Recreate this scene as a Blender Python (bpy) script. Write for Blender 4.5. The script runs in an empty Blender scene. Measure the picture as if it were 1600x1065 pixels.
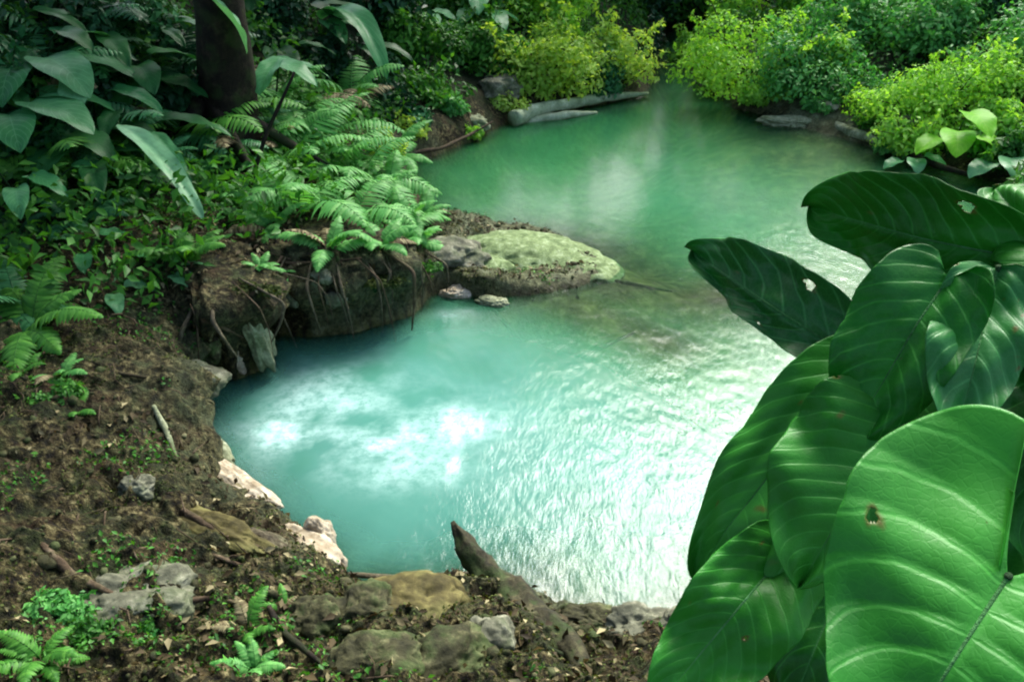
import bpy, math, random
import numpy as np
from mathutils import Vector, Matrix
R = math.radians
random.seed(7)
rng = np.random.default_rng(7)
S = bpy.context.scene
COL = S.collection

# ------------------------------------------------------------------ camera
CAM_H = 4.0
PITCH = R(29.4)
F_PX = 1386.0
cd = bpy.data.cameras.new('camera')
cam = bpy.data.objects.new('camera', cd)
COL.objects.link(cam)
cam.location = (0, 0, CAM_H)
cam.rotation_euler = (R(90) - PITCH, 0, 0)
cd.sensor_width = 36
cd.lens = F_PX / 1600 * 36
cd.clip_start = 0.05
cd.clip_end = 600
S.camera = cam

# ------------------------------------------------------------------ sky, sun, exposure
SUN_EL, SUN_AZ = 45.0, 23.0          # azimuth measured from the view direction (+Y) towards +X
w = bpy.data.worlds.new('World'); S.world = w; w.use_nodes = True
nt = w.node_tree
sky = nt.nodes.new('ShaderNodeTexSky'); sky.sky_type = 'NISHITA'; sky.sun_disc = False
sky.sun_elevation = R(SUN_EL); sky.sun_rotation = R(SUN_AZ)
sky.air_density = 1.0; sky.dust_density = 4.0; sky.ozone_density = 1.0
nt.links.new(sky.outputs[0], nt.nodes['Background'].inputs[0])
nt.nodes['Background'].inputs[1].default_value = 0.15
sl = bpy.data.lights.new('sun', 'SUN'); sl.energy = 2.8; sl.angle = R(30); sl.color = (1.0, 1.0, 0.93)
so = bpy.data.objects.new('sun', sl); COL.objects.link(so)
_d = Vector((math.sin(R(SUN_AZ)) * math.cos(R(SUN_EL)), math.cos(R(SUN_AZ)) * math.cos(R(SUN_EL)), math.sin(R(SUN_EL))))
so.rotation_euler = _d.to_track_quat('Z', 'Y').to_euler()
so.location = _d * 60
S.view_settings.view_transform = 'Standard'
S.view_settings.look = 'None'
S.view_settings.exposure = 1.25
S.view_settings.gamma = 1.0
S.view_settings.use_curve_mapping = False
S.cycles.use_denoising = True
S.cycles.filter_width = 2.1
S.cycles.max_bounces = 7
S.cycles.diffuse_bounces = 4
S.cycles.glossy_bounces = 3
S.cycles.transmission_bounces = 4
S.cycles.transparent_max_bounces = 6
S.cycles.sample_clamp_indirect = 6
S.cycles.caustics_reflective = False
S.cycles.caustics_refractive = False

# ------------------------------------------------------------------ helpers: rays
cP, sP = math.cos(PITCH), math.sin(PITCH)
def ray(px, py):
    a, b = (px - 800) / F_PX, (532.5 - py) / F_PX
    d = np.array([a, cP + b * sP, -sP + b * cP])
    return d / np.linalg.norm(d)
def P(px, py, z=0.0):
    d = ray(px, py); t = (z - CAM_H) / d[2]
    return np.array([0, 0, CAM_H]) + d * t
def D(px, py, dist):
    return np.array([0, 0, CAM_H]) + ray(px, py) * dist

# ------------------------------------------------------------------ helpers: noise
_perm = rng.random((64, 64, 64))
def vnoise(x, y, z=0.0):
    x = np.asarray(x, float); y = np.asarray(y, float); z = np.asarray(z, float) + 0 * x
    xi, yi, zi = np.floor(x).astype(int), np.floor(y).astype(int), np.floor(z).astype(int)
    fx, fy, fz = x - xi, y - yi, z - zi
    fx, fy, fz = [f * f * (3 - 2 * f) for f in (fx, fy, fz)]
    def g(i, j, k): return _perm[(xi + i) & 63, (yi + j) & 63, (zi + k) & 63]
    c00 = g(0,0,0)*(1-fx)+g(1,0,0)*fx; c10 = g(0,1,0)*(1-fx)+g(1,1,0)*fx
    c01 = g(0,0,1)*(1-fx)+g(1,0,1)*fx; c11 = g(0,1,1)*(1-fx)+g(1,1,1)*fx
    return ((c00*(1-fy)+c10*fy)*(1-fz)+(c01*(1-fy)+c11*fy)*fz) * 2 - 1
def fbm(x, y, z=0.0, o=4, gain=.5):
    s, a, f = 0, 1.0, 1.0
    for i in range(o):
        s = s + a * vnoise(x * f + 7.3 * i, y * f + 3.1 * i, np.asarray(z) * f + 1.7 * i); a *= gain; f *= 2.03
    return s
def ridged(x, y, z=0.0, o=4):
    s, a, f = 0, 1.0, 1.0
    for i in range(o):
        s = s + a * (1 - 2 * np.abs(vnoise(x * f + 5.3 * i, y * f + 9.1 * i, np.asarray(z) * f + 2.7 * i))); a *= .5; f *= 2.1
    return s

# ------------------------------------------------------------------ terrain function
SH = [(560,917),(535,900),(500,862),(440,812),(380,765),(330,705),(312,650),(320,600),(372,592),(408,572),(420,522),
      (500,527),(560,515),(630,492),(672,462),(700,452),(760,466),(830,462),(900,448),(955,428),(945,400),(905,384),(868,366),
      (800,356),(730,358),(690,360),(655,325),(632,285),(640,258),(700,236),(750,214),(800,188),(860,176),(940,164),(1005,150),
      (1022,128),(1020,108),(1030,88),(1036,66),(1046,44),(1080,44),(1080,70),(1080,96),(1084,120),(1130,152),(1180,178),(1240,196),(1310,214),(1380,236),
      (1450,256),(1530,276),(1640,300),(1780,380),(1850,520),(1800,700),(1600,860),(1350,930),(1180,955),(1060,966),(960,978),(880,955),
      (820,925),(745,905),(650,915)]
POLY = np.array([P(x, y)[:2] for x, y in SH])
def sdist(x, y):
    """signed distance to the shoreline (positive on land) and the unit direction away from the shore"""
    x = np.asarray(x, float); y = np.asarray(y, float)
    best = np.full(x.shape, 1e9); nx = np.zeros(x.shape); ny = np.zeros(x.shape); ins = np.zeros(x.shape, bool)
    n = len(POLY)
    for i in range(n):
        ax, ay = POLY[i]; bx, by = POLY[(i + 1) % n]
        ex, ey = bx - ax, by - ay
        t = np.clip(((x - ax) * ex + (y - ay) * ey) / (ex * ex + ey * ey), 0, 1)
        dx, dy = x - (ax + t * ex), y - (ay + t * ey)
        d2 = dx * dx + dy * dy
        m = d2 < best
        best = np.where(m, d2, best); nx = np.where(m, dx, nx); ny = np.where(m, dy, ny)
        c = ((ay > y) != (by > y)) & (x < (bx - ax) * (y - ay) / (by - ay + 1e-12) + ax)
        ins ^= c
    d = np.sqrt(best); s = np.where(ins, -1.0, 1.0)
    return d * s, nx / (d + 1e-9) * s, ny / (d + 1e-9) * s
# shore control points: pixel, A (bank height), L (bank width), slope behind, overhang, pool depth
CTRL = [(400,580,.95,.10,.16,.42,1.3),(318,640,.62,.16,.24,.22,1.3),(430,820,.26,.16,.26,.05,1.0),(700,930,.16,.15,.55,0,.7),
        (980,985,.22,.15,.52,0,.7),(580,500,.75,.10,.16,.32,1.2),(680,440,.40,.14,.22,.10,.6),(700,365,.42,.14,.22,0,1.2),
        (880,410,.14,.10,.02,0,.5),(800,358,.15,.06,.04,0,1.4),(640,270,.45,.15,.26,.06,1.2),(800,195,.35,.2,.34,0,1.2),
        (1000,150,.3,.2,.45,0,1.2),(1040,95,.3,.3,.5,0,.9),(1150,160,.35,.25,.36,0,1.0),(1300,210,.22,.3,.34,0,.5),
        (1500,270,.3,.3,.3,0,.6),(1780,380,.3,.3,.3,0,.8),(1800,700,.3,.3,.3,0,.8),(1400,930,.3,.2,.45,0,.8)]
CXY = np.array([P(c[0], c[1])[:2] for c in CTRL]); CV = np.array([c[2:] for c in CTRL])
RIDGE = [P(930,425)[:2], P(1010,455)[:2], P(1090,470)[:2], P(1200,460)[:2]]
SHELF = [P(860,455)[:2], P(960,500)[:2], P(1040,535)[:2]]
def segd(x, y, a, b):
    ex, ey = b - a; t = np.clip(((x - a[0]) * ex + (y - a[1]) * ey) / (ex * ex + ey * ey), 0, 1)
    return np.hypot(x - a[0] - t * ex, y - a[1] - t * ey)
SPIT = P(815, 405)[:2]
HL = [P(-500,520,1.0)[:2], P(0,400,1.0)[:2], P(300,300,1.0)[:2], P(520,215,.8)[:2], P(640,120,.6)[:2], P(700,60,.6)[:2]]
def behind(x, y):
    best = np.full(np.shape(x), 1e9); sg = np.zeros(np.shape(x))
    for i in range(len(HL) - 1):
        a, b = HL[i], HL[i + 1]; d = segd(x, y, a, b)
        c = (b[0] - a[0]) * (y - a[1]) - (b[1] - a[1]) * (x - a[0])
        m = d < best; best = np.where(m, d, best); sg = np.where(m, np.sign(c), sg)
    return best * sg
def terrain(x, y, full=False, fine=True):
    x = np.asarray(x, float); y = np.asarray(y, float)
    wx = x + .06 * fbm(x * 2.1, y * 2.1, 3.3, 3); wy = y + .06 * fbm(x * 2.1, y * 2.1, 8.8, 3)
    d, nx, ny = sdist(wx, wy)
    num = 0; den = 0
    for (cx, cy), v in zip(CXY, CV):
        ww = 1 / (((x - cx) ** 2 + (y - cy) ** 2) ** 1.6 + 1e-3); den = den + ww; num = num + ww[..., None] * v
    A, L, SL, OV, DP = np.moveaxis(num / den[..., None], -1, 0)
    do = np.maximum(d, 0); di = np.maximum(-d, 0)
    rough = fbm(x * .55, y * .55, .5, 3) * .28 * (1 - np.exp(-do / 2.0))
    out = A * (1 - np.exp(-do / L)) + SL * 9 * (1 - np.exp(-do / 9)) * 1.0 + rough
    out = out + np.where(do > 0, (.06 * fbm(x * 3.2, y * 3.2, 1.5, 4)) * (1 - np.exp(-do / .15)), 0)
    nr = np.exp(-((x ** 2 + (y - 4) ** 2)) / 60.0)
    hb = np.clip(behind(x, y), 0, 9); out = out + np.where(do > 0, 1.0 * hb * hb / (hb + .5) * np.exp(-hb / 5.5), 0) * np.clip(do / .6, 0, 1)
    out = out * (1 - .9 * np.exp(-(((x - SPIT[0]) / 1.2) ** 2 + ((y - SPIT[1] + .1) / .8) ** 2) ** 1.5))
    if fine:
        out = out + np.where(do > 0, ((.05 * ridged(x * 5, y * 5, 2.5, 5) + .03 * fbm(x * 13, y * 13, 1, 3) - .10 * np.clip(fbm(x * 4.5, y * 4.5, 9.5, 3) - .45, 0, 1)) * nr) * (1 - np.exp(-do / .1)), 0)
    inn = -DP * (1 - np.exp(-di / .55)) - .03
    rd = np.min([segd(x, y, RIDGE[i], RIDGE[i + 1]) for i in range(3)], axis=0)
    g = np.exp(-(rd / .75) ** 2)
    g = np.maximum(g, .9 * np.exp(-(np.minimum(segd(x, y, SHELF[0], SHELF[1]), segd(x, y, SHELF[1], SHELF[2])) / .42) ** 2))
    inn = inn * (1 - g) + g * (-.07 - .05 * fbm(x * 3, y * 3, 6.1, 3))
    sh = np.exp(-((x - P(1230, 215)[0]) ** 2 + (y - P(1230, 215)[1]) ** 2) / 6)
    inn = inn * (1 - .6 * sh)
    inn = inn + .08 * fbm(x * 1.7, y * 1.7, 4.4, 3) * (1 - np.exp(-di / .4)) * (1 - g)
    z = np.where(d > 0, out, np.minimum(inn, -.02))
    if full: return z, d, nx, ny, OV, A
    return z
def push_of(X, Y, Z, d, OV, A):
    hm = np.clip(Z / np.maximum(A, .1), 0, 1.2)
    p = np.where(d > 0, OV * np.clip((hm - .25) / .5, 0, 1) * np.exp(-np.maximum(d, 0) / .9), 0)
    return p * np.clip(1 + .55 * fbm(X * 3.1, Y * 3.1, Z * 2, 3) + .30 * ridged(X * 7, Y * 7, Z * 6, 3), .1, 2.0)
def G(px, py):
    """first point where the view ray through a photo pixel meets the terrain"""
    r = ray(px, py); ts = np.geomspace(1.0, 60, 900)
    pts = np.array([0, 0, CAM_H]) + ts[:, None] * r
    h = np.maximum(terrain(pts[:, 0], pts[:, 1], fine=False), 0)
    k = np.argmax(pts[:, 2] < h)
    if k == 0: k = 899
    x, y = pts[k:k + 1, 0], pts[k:k + 1, 1]; z, d, nx, ny, OV, A = terrain(x, y, full=True, fine=False); p = push_of(x, y, z, d, OV, A) if z[0] > 0 else 0 * x
    return np.array([(x - nx * p)[0], (y - ny * p)[0], h[k]])
def ground_z(x, y): return float(terrain(np.array([x]), np.array([y]), fine=False)[0])

# ------------------------------------------------------------------ helpers: meshes
def mesh(name, V, F, mat, parent=None, uv=None, tint=None, smooth=True, mats=None, data_only=False):
    V = np.asarray(V, np.float32)
    F = F if isinstance(F, list) else [F]
    F = [np.asarray(f, np.int32) for f in F if len(f)]
    me = bpy.data.meshes.new(name)
    me.vertices.add(len(V)); me.vertices.foreach_set('co', V.ravel())
    loops = np.concatenate([f.ravel() for f in F])
    tot = np.concatenate([np.full(len(f), f.shape[1], np.int32) for f in F])
    st = np.concatenate([[0], np.cumsum(tot)[:-1]]).astype(np.int32)
    me.loops.add(len(loops)); me.loops.foreach_set('vertex_index', loops)
    me.polygons.add(len(tot)); me.polygons.foreach_set('loop_start', st)
    if smooth: me.polygons.foreach_set('use_smooth', np.ones(len(tot), bool))
    if uv is not None:
        l = me.uv_layers.new(name='UVMap'); l.data.foreach_set('uv', np.asarray(uv, np.float32)[loops].ravel())
    if tint is not None:
        for nm, arr in (tint.items() if isinstance(tint, dict) else [('tint', tint)]):
            a = me.attributes.new(nm, 'FLOAT', 'POINT'); a.data.foreach_set('value', np.asarray(arr, np.float32))
    me.update(calc_edges=True); me.validate()
    me.materials.append(mat)
    o = bpy.data.objects.new(name, me); COL.objects.link(o)
    if parent is not None: o.parent = parent
    return o
def tag(o, label=None, cat=None, group=None, kind=None):
    if label: o['label'] = label
    if cat: o['category'] = cat
    if group: o['group'] = group
    if kind: o['kind'] = kind
    return o
def empty(name, loc, rz=0, sc=1):
    o = bpy.data.objects.new(name, None); COL.objects.link(o)
    o.location = tuple(loc); o.rotation_euler = (0, 0, rz); o.scale = (sc, sc, sc); o.empty_display_size = .1
    return o
def copy_tree(o, parent=None):
    c = o.copy(); COL.objects.link(c); c.parent = parent
    for ch in list(o.children): copy_tree(ch, c)
    return c
def nrm(v): v = np.asarray(v, float); return v / (np.linalg.norm(v) + 1e-12)
def tube(pts, rad, n=8, cap=True, rough=0, seed=0):
    pts = np.asarray(pts, float); rad = np.broadcast_to(np.asarray(rad, float), (len(pts),))
    T = np.gradient(pts, axis=0); T /= np.linalg.norm(T, axis=1)[:, None] + 1e-12
    up = np.array([0.0, 0, 1]) if abs(T[0][2]) < .9 else np.array([1.0, 0, 0])
    V = []
    a = np.linspace(0, 2 * np.pi, n, endpoint=False)
    nprev = nrm(np.cross(T[0], up))
    for i in range(len(pts)):
        nprev = nrm(nprev - T[i] * np.dot(nprev, T[i])); b = np.cross(T[i], nprev)
        rr = rad[i] * (1 + (rough * fbm(np.cos(a) * 1.5 + seed, np.sin(a) * 1.5, i * .33, 3) if rough else 0))
        V.append(pts[i] + (np.cos(a) * rr)[:, None] * nprev + (np.sin(a) * rr)[:, None] * b)
    V = np.concatenate(V)
    i, j = np.meshgrid(np.arange(len(pts) - 1), np.arange(n), indexing='ij'); i, j = i.ravel(), j.ravel()
    q = np.stack([i * n + j, i * n + (j + 1) % n, (i + 1) * n + (j + 1) % n, (i + 1) * n + j], 1)
    tri = np.zeros((0, 3), int)
    if cap:
        c0, c1 = len(V), len(V) + 1; V = np.vstack([V, pts[0], pts[-1]]); k = np.arange(n)
        tri = np.vstack([np.stack([np.full(n, c0), (k + 1) % n, k], 1), np.stack([np.full(n, c1), (len(pts) - 1) * n + k, (len(pts) - 1) * n + (k + 1) % n], 1)])
    return V, q, tri
class Acc:
    def __init__(s): s.V = []; s.Q = []; s.T = []; s.t = []; s.uv = []; s.n = 0
    def add(s, V, q=None, tri=None, tint=None, uv=None):
        V = np.asarray(V, float)
        if q is not None and len(q): s.Q.append(np.asarray(q) + s.n)
        if tri is not None and len(tri): s.T.append(np.asarray(tri) + s.n)
        s.t.append(np.full(len(V), .5) if tint is None else np.broadcast_to(tint, (len(V),)))
        s.uv.append(np.zeros((len(V), 2)) if uv is None else uv)
        s.V.append(V); s.n += len(V)
    def build(s, name, mat, parent=None, smooth=True):
        F = []
        if s.Q: F.append(np.concatenate(s.Q))
        if s.T: F.append(np.concatenate(s.T))
        return mesh(name, np.concatenate(s.V), F, mat, parent, tint=np.concatenate(s.t), uv=np.concatenate(s.uv), smooth=smooth)
def bez(p0, p1, p2, n):
    t = np.linspace(0, 1, n)[:, None]
    return (1 - t) ** 2 * np.asarray(p0) + 2 * t * (1 - t) * np.asarray(p1) + t * t * np.asarray(p2)

# ------------------------------------------------------------------ materials
def newmat(name):
    m = bpy.data.materials.new(name); m.use_nodes = True
    nt = m.node_tree; nt.nodes.clear()
    out = nt.nodes.new('ShaderNodeOutputMaterial')
    return m, nt, out
def N(nt, typ, **k):
    n = nt.nodes.new(typ)
    for a, b in k.items():
        if a.startswith('i_'):
            key = a[2:]; key = int(key) if key.isdigit() else key.replace('_', ' ')
            n.inputs[key].default_value = b
        else: setattr(n, a, b)
    return n
def L(nt, a, b): nt.links.new(a, b)
def ramp(nt, fac, stops):
    r = nt.nodes.new('ShaderNodeValToRGB'); e = r.color_ramp.elements
    while len(e) < len(stops): e.new(.5)
    for k, (p, c) in enumerate(stops):
        e[k].position = p; e[k].color = (*c, 1) if len(c) == 3 else c
    L(nt, fac, r.inputs[0]); return r.outputs[0]
def mixc(nt, fac, a, b, mode='MIX'):
    m = nt.nodes.new('ShaderNodeMix'); m.data_type = 'RGBA'; m.blend_type = mode
    for s, v in ((m.inputs[0], fac), (m.inputs[6], a), (m.inputs[7], b)):
        if hasattr(v, 'is_linked'): L(nt, v, s)
        else: s.default_value = v if not isinstance(v, tuple) else (*v, 1)
    return m.outputs[2]
def math_(nt, op, a, b=None, c=None, clamp=False):
    m = nt.nodes.new('ShaderNodeMath'); m.operation = op; m.use_clamp = clamp
    for i, v in enumerate((a, b, c)):
        if v is None: continue
        if hasattr(v, 'is_linked'): L(nt, v, m.inputs[i])
        else: m.inputs[i].default_value = v
    return m.outputs[0]
def noise(nt, scale, detail=4, rough=.55, vec=None, dim='3D'):
    n = nt.nodes.new('ShaderNodeTexNoise'); n.inputs['Scale'].default_value = scale; n.inputs['Detail'].default_value = detail
    n.inputs['Roughness'].default_value = rough
    if vec is not None: L(nt, vec, n.inputs['Vector'])
    return n.outputs['Fac']
def geo_pos(nt): return nt.nodes.new('ShaderNodeNewGeometry').outputs['Position']
def attr(nt, nm):
    a = nt.nodes.new('ShaderNodeAttribute'); a.attribute_name = nm; return a.outputs['Fac']
def leafmat(name, dark, mid, light, rough=.5, trans=.35, tcol=None, veins=0, spec=.2, nscale=9):
    m, nt, out = newmat(name)
    c = ramp(nt, attr(nt, 'tint'), [(0, dark), (.5, mid), (1, light)])
    nz = noise(nt, nscale, 3, .6, nt.nodes.new('ShaderNodeTexCoord').outputs['Object'])
    c = mixc(nt, math_(nt, 'MULTIPLY', ramp(nt, nz, [(.42, (0, 0, 0)), (.68, (1, 1, 1))]), .35), c, dark)
    bsrc = None
    if veins:
        uv = nt.nodes.new('ShaderNodeUVMap'); uv.uv_map = 'UVMap'
        sx = nt.nodes.new('ShaderNodeSeparateXYZ'); L(nt, uv.outputs[0], sx.inputs[0])
        av = math_(nt, 'ABSOLUTE', sx.outputs[1])
        ob = nt.nodes.new('ShaderNodeTexCoord').outputs['Object']
        ph = math_(nt, 'MULTIPLY', math_(nt, 'SUBTRACT', sx.outputs[0], math_(nt, 'MULTIPLY', math_(nt, 'POWER', av, 1.25), .30)), float(veins))
        ph = math_(nt, 'ADD', ph, math_(nt, 'MULTIPLY', noise(nt, 14, 2, .5, ob), .35))
        vo = nt.nodes.new('ShaderNodeTexVoronoi'); vo.feature = 'DISTANCE_TO_EDGE'; vo.inputs['Scale'].default_value = 90; L(nt, ob, vo.inputs['Vector'])
        net = ramp(nt, vo.outputs['Distance'], [(0, (1, 1, 1)), (.12, (0, 0, 0))])
        fr = math_(nt, 'ABSOLUTE', math_(nt, 'SUBTRACT', math_(nt, 'FRACT', ph), .5))
        vein = ramp(nt, fr, [(.0, (1, 1, 1)), (.03, (.75, .75, .75)), (.09, (0, 0, 0))])
        mid_ = ramp(nt, av, [(0, (1, 1, 1)), (.012, (.8, .8, .8)), (.035, (0, 0, 0))])
        fine = math_(nt, 'ABSOLUTE', math_(nt, 'SUBTRACT', math_(nt, 'FRACT', math_(nt, 'MULTIPLY', ph, 7.0)), .5))
        fine = ramp(nt, fine, [(.0, (1, 1, 1)), (.25, (0, 0, 0))])
        vm = math_(nt, 'MAXIMUM', mid_, vein)
        c = mixc(nt, math_(nt, 'MULTIPLY', attr(nt, 'damage'), .85), c, (.13, .10, .02))
        c = mixc(nt, math_(nt, 'MULTIPLY', net, .10), c, light)
        lt = tuple(min(1, x * 1.5 + .03) for x in light)
        c = mixc(nt, math_(nt, 'MULTIPLY', vm, .20), c, lt)
        sp = noise(nt, 22, 4, .7, nt.nodes.new('ShaderNodeTexCoord').outputs['Object']); c = mixc(nt, ramp(nt, sp, [(.70, (0, 0, 0)), (.74, (.8, .8, .8))]), c, (.10, .07, .02))
        bsrc = math_(nt, 'ADD', math_(nt, 'MULTIPLY', vm, -.5), math_(nt, 'MULTIPLY', net, -.10))
    b = N(nt, 'ShaderNodeBsdfPrincipled', i_Roughness=rough); b.inputs['Specular IOR Level'].default_value = spec
    L(nt, c, b.inputs['Base Color'])
    nb = noise(nt, nscale * 7, 3, .6, nt.nodes.new('ShaderNodeTexCoord').outputs['Object'])
    if bsrc is not None: nb = math_(nt, 'ADD', bsrc, math_(nt, 'MULTIPLY', nb, .5))
    bp = N(nt, 'ShaderNodeBump', i_Strength=.35, i_Distance=.004); L(nt, nb, bp.inputs['Height']); L(nt, bp.outputs[0], b.inputs['Normal'])
    t = N(nt, 'ShaderNodeBsdfTranslucent')
    tc = mixc(nt, 1.0, c, tcol or (1.3, 1.25, .35), 'MULTIPLY'); L(nt, tc, t.inputs[0])
    mx = N(nt, 'ShaderNodeMixShader', i_0=trans); L(nt, b.outputs[0], mx.inputs[1]); L(nt, t.outputs[0], mx.inputs[2]); L(nt, mx.outputs[0], out.inputs[0])
    return m
M = {}
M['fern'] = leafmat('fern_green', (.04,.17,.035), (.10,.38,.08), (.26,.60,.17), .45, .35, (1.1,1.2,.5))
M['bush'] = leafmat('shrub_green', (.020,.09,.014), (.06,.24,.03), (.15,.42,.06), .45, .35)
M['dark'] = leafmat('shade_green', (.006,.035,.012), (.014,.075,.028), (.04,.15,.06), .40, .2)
M['teal'] = leafmat('blue_green', (.012,.08,.025), (.032,.16,.05), (.10,.32,.12), .38, .2, (.9,1.2,.7))
M['lime'] = leafmat('lime_green', (.11,.34,.03), (.27,.60,.07), (.52,.84,.20), .5, .5, (1.3,1.2,.4))  # raised tone stands in for open-sky light on the far shrubs
M['yellow'] = leafmat('yellow_green', (.13,.30,.03), (.36,.60,.09), (.66,.85,.26), .5, .5, (1.3,1.15,.4))  # also raised: open-sky light put into the leaf colour
M['aroid'] = leafmat('aroid_green', (.006,.10,.008), (.018,.20,.018), (.075,.42,.05), .42, .30, (.9,1.4,.3), veins=9, spec=.3)
M['aroid_dark'] = leafmat('aroid_deep_green', (.006,.085,.004), (.018,.18,.011), (.050,.31,.035), .45, .12, (.9,1.4,.3), veins=11, spec=.22)
M['aroid_pale'] = leafmat('aroid_teal_green', (.012,.12,.018), (.030,.22,.04), (.11,.42,.12), .42, .25, (.9,1.3,.5), veins=8, spec=.35)
M['broad'] = leafmat('broad_leaf_green', (.02,.11,.03), (.045,.24,.07), (.22,.48,.24), .33, .25, (.9,1.2,.6), veins=9)
M['broad_lime'] = leafmat('broad_leaf_lime', (.12,.42,.01), (.22,.62,.02), (.5,.85,.15), .45, .5, (1.2,1.3,.2), veins=8)
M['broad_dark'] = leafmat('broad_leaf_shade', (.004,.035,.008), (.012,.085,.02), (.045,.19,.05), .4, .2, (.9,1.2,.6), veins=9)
M['litter'] = leafmat('dry_leaf', (.02,.014,.005), (.075,.055,.022), (.42,.38,.20), .7, .1, (1,.8,.5))

def barkmat(name, a, b, c, sc=9, stretch=.25, moss=0.0):
    m, nt, out = newmat(name)
    tc = nt.nodes.new('ShaderNodeTexCoord').outputs['Object']
    n1 = noise(nt, sc, 6, .65, tc); n2 = noise(nt, sc * 4.3, 5, .7, tc)
    col = ramp(nt, n1, [(.3, a), (.52, b), (.72, c)])
    col = mixc(nt, math_(nt, 'MULTIPLY', ramp(nt, n2, [(.4, (1, 1, 1)), (.6, (0, 0, 0))]), .5), col, a)
    if moss:
        n3 = noise(nt, sc * .6, 4, .6, tc)
        col = mixc(nt, math_(nt, 'MULTIPLY', ramp(nt, n3, [(.48, (0, 0, 0)), (.6, (1, 1, 1))]), moss), col, (.035, .075, .015))
    b_ = N(nt, 'ShaderNodeBsdfPrincipled', i_Roughness=.8); b_.inputs['Specular IOR Level'].default_value = .2; L(nt, col, b_.inputs['Base Color'])
    bp = N(nt, 'ShaderNodeBump', i_Strength=.8, i_Distance=.015); L(nt, math_(nt, 'ADD', n1, math_(nt, 'MULTIPLY', n2, .6)), bp.inputs['Height']); L(nt, bp.outputs[0], b_.inputs['Normal'])
    L(nt, b_.outputs[0], out.inputs[0]); return m
M['herb'] = leafmat('herb_green', (.01,.10,.01), (.03,.26,.03), (.10,.45,.10), .5, .35)
M['moss'] = leafmat('olive_moss', (.010,.020,.004), (.045,.070,.015), (.16,.20,.06), .7, .2, spec=.1)
M['bark'] = barkmat('dark_bark', (.004,.003,.002), (.014,.010,.006), (.045,.034,.020), 7, moss=.3)
M['root'] = barkmat('root_bark', (.03,.02,.012), (.10,.07,.04), (.22,.17,.11), 12, moss=.2)
M['oldwood'] = barkmat('weathered_wood', (.035,.03,.02), (.10,.085,.05), (.24,.21,.14), 14, moss=.2)
M['logwood'] = barkmat('dark_wet_wood', (.008,.008,.004), (.045,.042,.02), (.15,.14,.07), 9, moss=.5)
M['palewood'] = barkmat('pale_wet_wood', (.22,.28,.16), (.40,.48,.30), (.62,.68,.48), 6, moss=.3)
M['stem'] = barkmat('green_stem', (.008,.03,.008), (.018,.06,.016), (.05,.13,.04), 14)
M['limestone'] = barkmat('pale_limestone', (.09,.11,.05), (.30,.33,.20), (.56,.60,.42), 9, moss=.4)
M['whitestone'] = barkmat('pale_pink_limestone', (.22,.17,.10), (.50,.44,.32), (.78,.73,.58), 9, moss=.0)
M['wetrock'] = barkmat('wet_brown_rock', (.012,.013,.005), (.06,.06,.025), (.22,.215,.11), 9, moss=.5)
M['ochre'] = barkmat('ochre_rock', (.02,.017,.005), (.11,.095,.03), (.27,.25,.09), 4, moss=.2)
M['greyrock'] = barkmat('grey_rock', (.045,.05,.032), (.16,.165,.11), (.42,.42,.31), 8, moss=.35)

M['earth'] = barkmat('rough_earthy_rock', (.004,.004,.002), (.050,.048,.020), (.26,.25,.13), 10, moss=.7)
# ground
m, nt, out = newmat('ground_soil'); M['ground'] = m
pos = geo_pos(nt)
n1 = noise(nt, .9, 5, .6, pos); n2 = noise(nt, 4.5, 6, .65, pos); n3 = noise(nt, 19, 5, .7, pos); n4 = noise(nt, 60, 3, .7, pos)
soil = ramp(nt, n3, [(.38, (.002, .0015, .0005)), (.46, (.024, .019, .006)), (.54, (.082, .068, .026)), (.67, (.28, .25, .12))])
moss = ramp(nt, n3, [(.36, (.003, .006, .001)), (.55, (.024, .034, .008)), (.72, (.09, .12, .04))])
lime = ramp(nt, n2, [(.3, (.06, .075, .03)), (.5, (.19, .22, .11)), (.7, (.40, .44, .27))])
red = (.060, .028, .013)
c = mixc(nt, ramp(nt, n2, [(.44, (0, 0, 0)), (.58, (1, 1, 1))]), soil, moss)
c = mixc(nt, math_(nt, 'MULTIPLY', ramp(nt, noise(nt, 2.3, 4, .6, pos), [(.55, (0, 0, 0)), (.66, (1, 1, 1))]), .6), c, red)
c = mixc(nt, math_(nt, 'MULTIPLY', attr(nt, 'pale'), ramp(nt, n3, [(.35, (.35, .35, .35)), (.6, (1, 1, 1))])), c, lime)
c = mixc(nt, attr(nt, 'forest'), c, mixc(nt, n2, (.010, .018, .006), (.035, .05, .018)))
bed = ramp(nt, n2, [(.3, (.04, .06, .012)), (.5, (.13, .15, .035)), (.7, (.30, .31, .11))])
c = mixc(nt, attr(nt, 'under'), c, bed)
c = mixc(nt, math_(nt, 'MULTIPLY', ramp(nt, n4, [(.35, (1, 1, 1)), (.5, (0, 0, 0))]), .45), c, (.012, .010, .006))
wet = attr(nt, 'wet'); c = mixc(nt, wet, c, mixc(nt, 1.0, c, (.45, .42, .32), 'MULTIPLY'))
b = N(nt, 'ShaderNodeBsdfPrincipled', i_Roughness=.75); b.inputs['Specular IOR Level'].default_value = .18; L(nt, c, b.inputs['Base Color']); L(nt, math_(nt, 'SUBTRACT', .78, math_(nt, 'MULTIPLY', wet, .5)), b.inputs['Roughness'])
bp = N(nt, 'ShaderNodeBump', i_Strength=1.0, i_Distance=.055)
L(nt, math_(nt, 'ADD', n3, math_(nt, 'MULTIPLY', n4, .5)), bp.inputs['Height']); L(nt, bp.outputs[0], b.inputs['Normal'])
L(nt, b.outputs[0], out.inputs[0])

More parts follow.
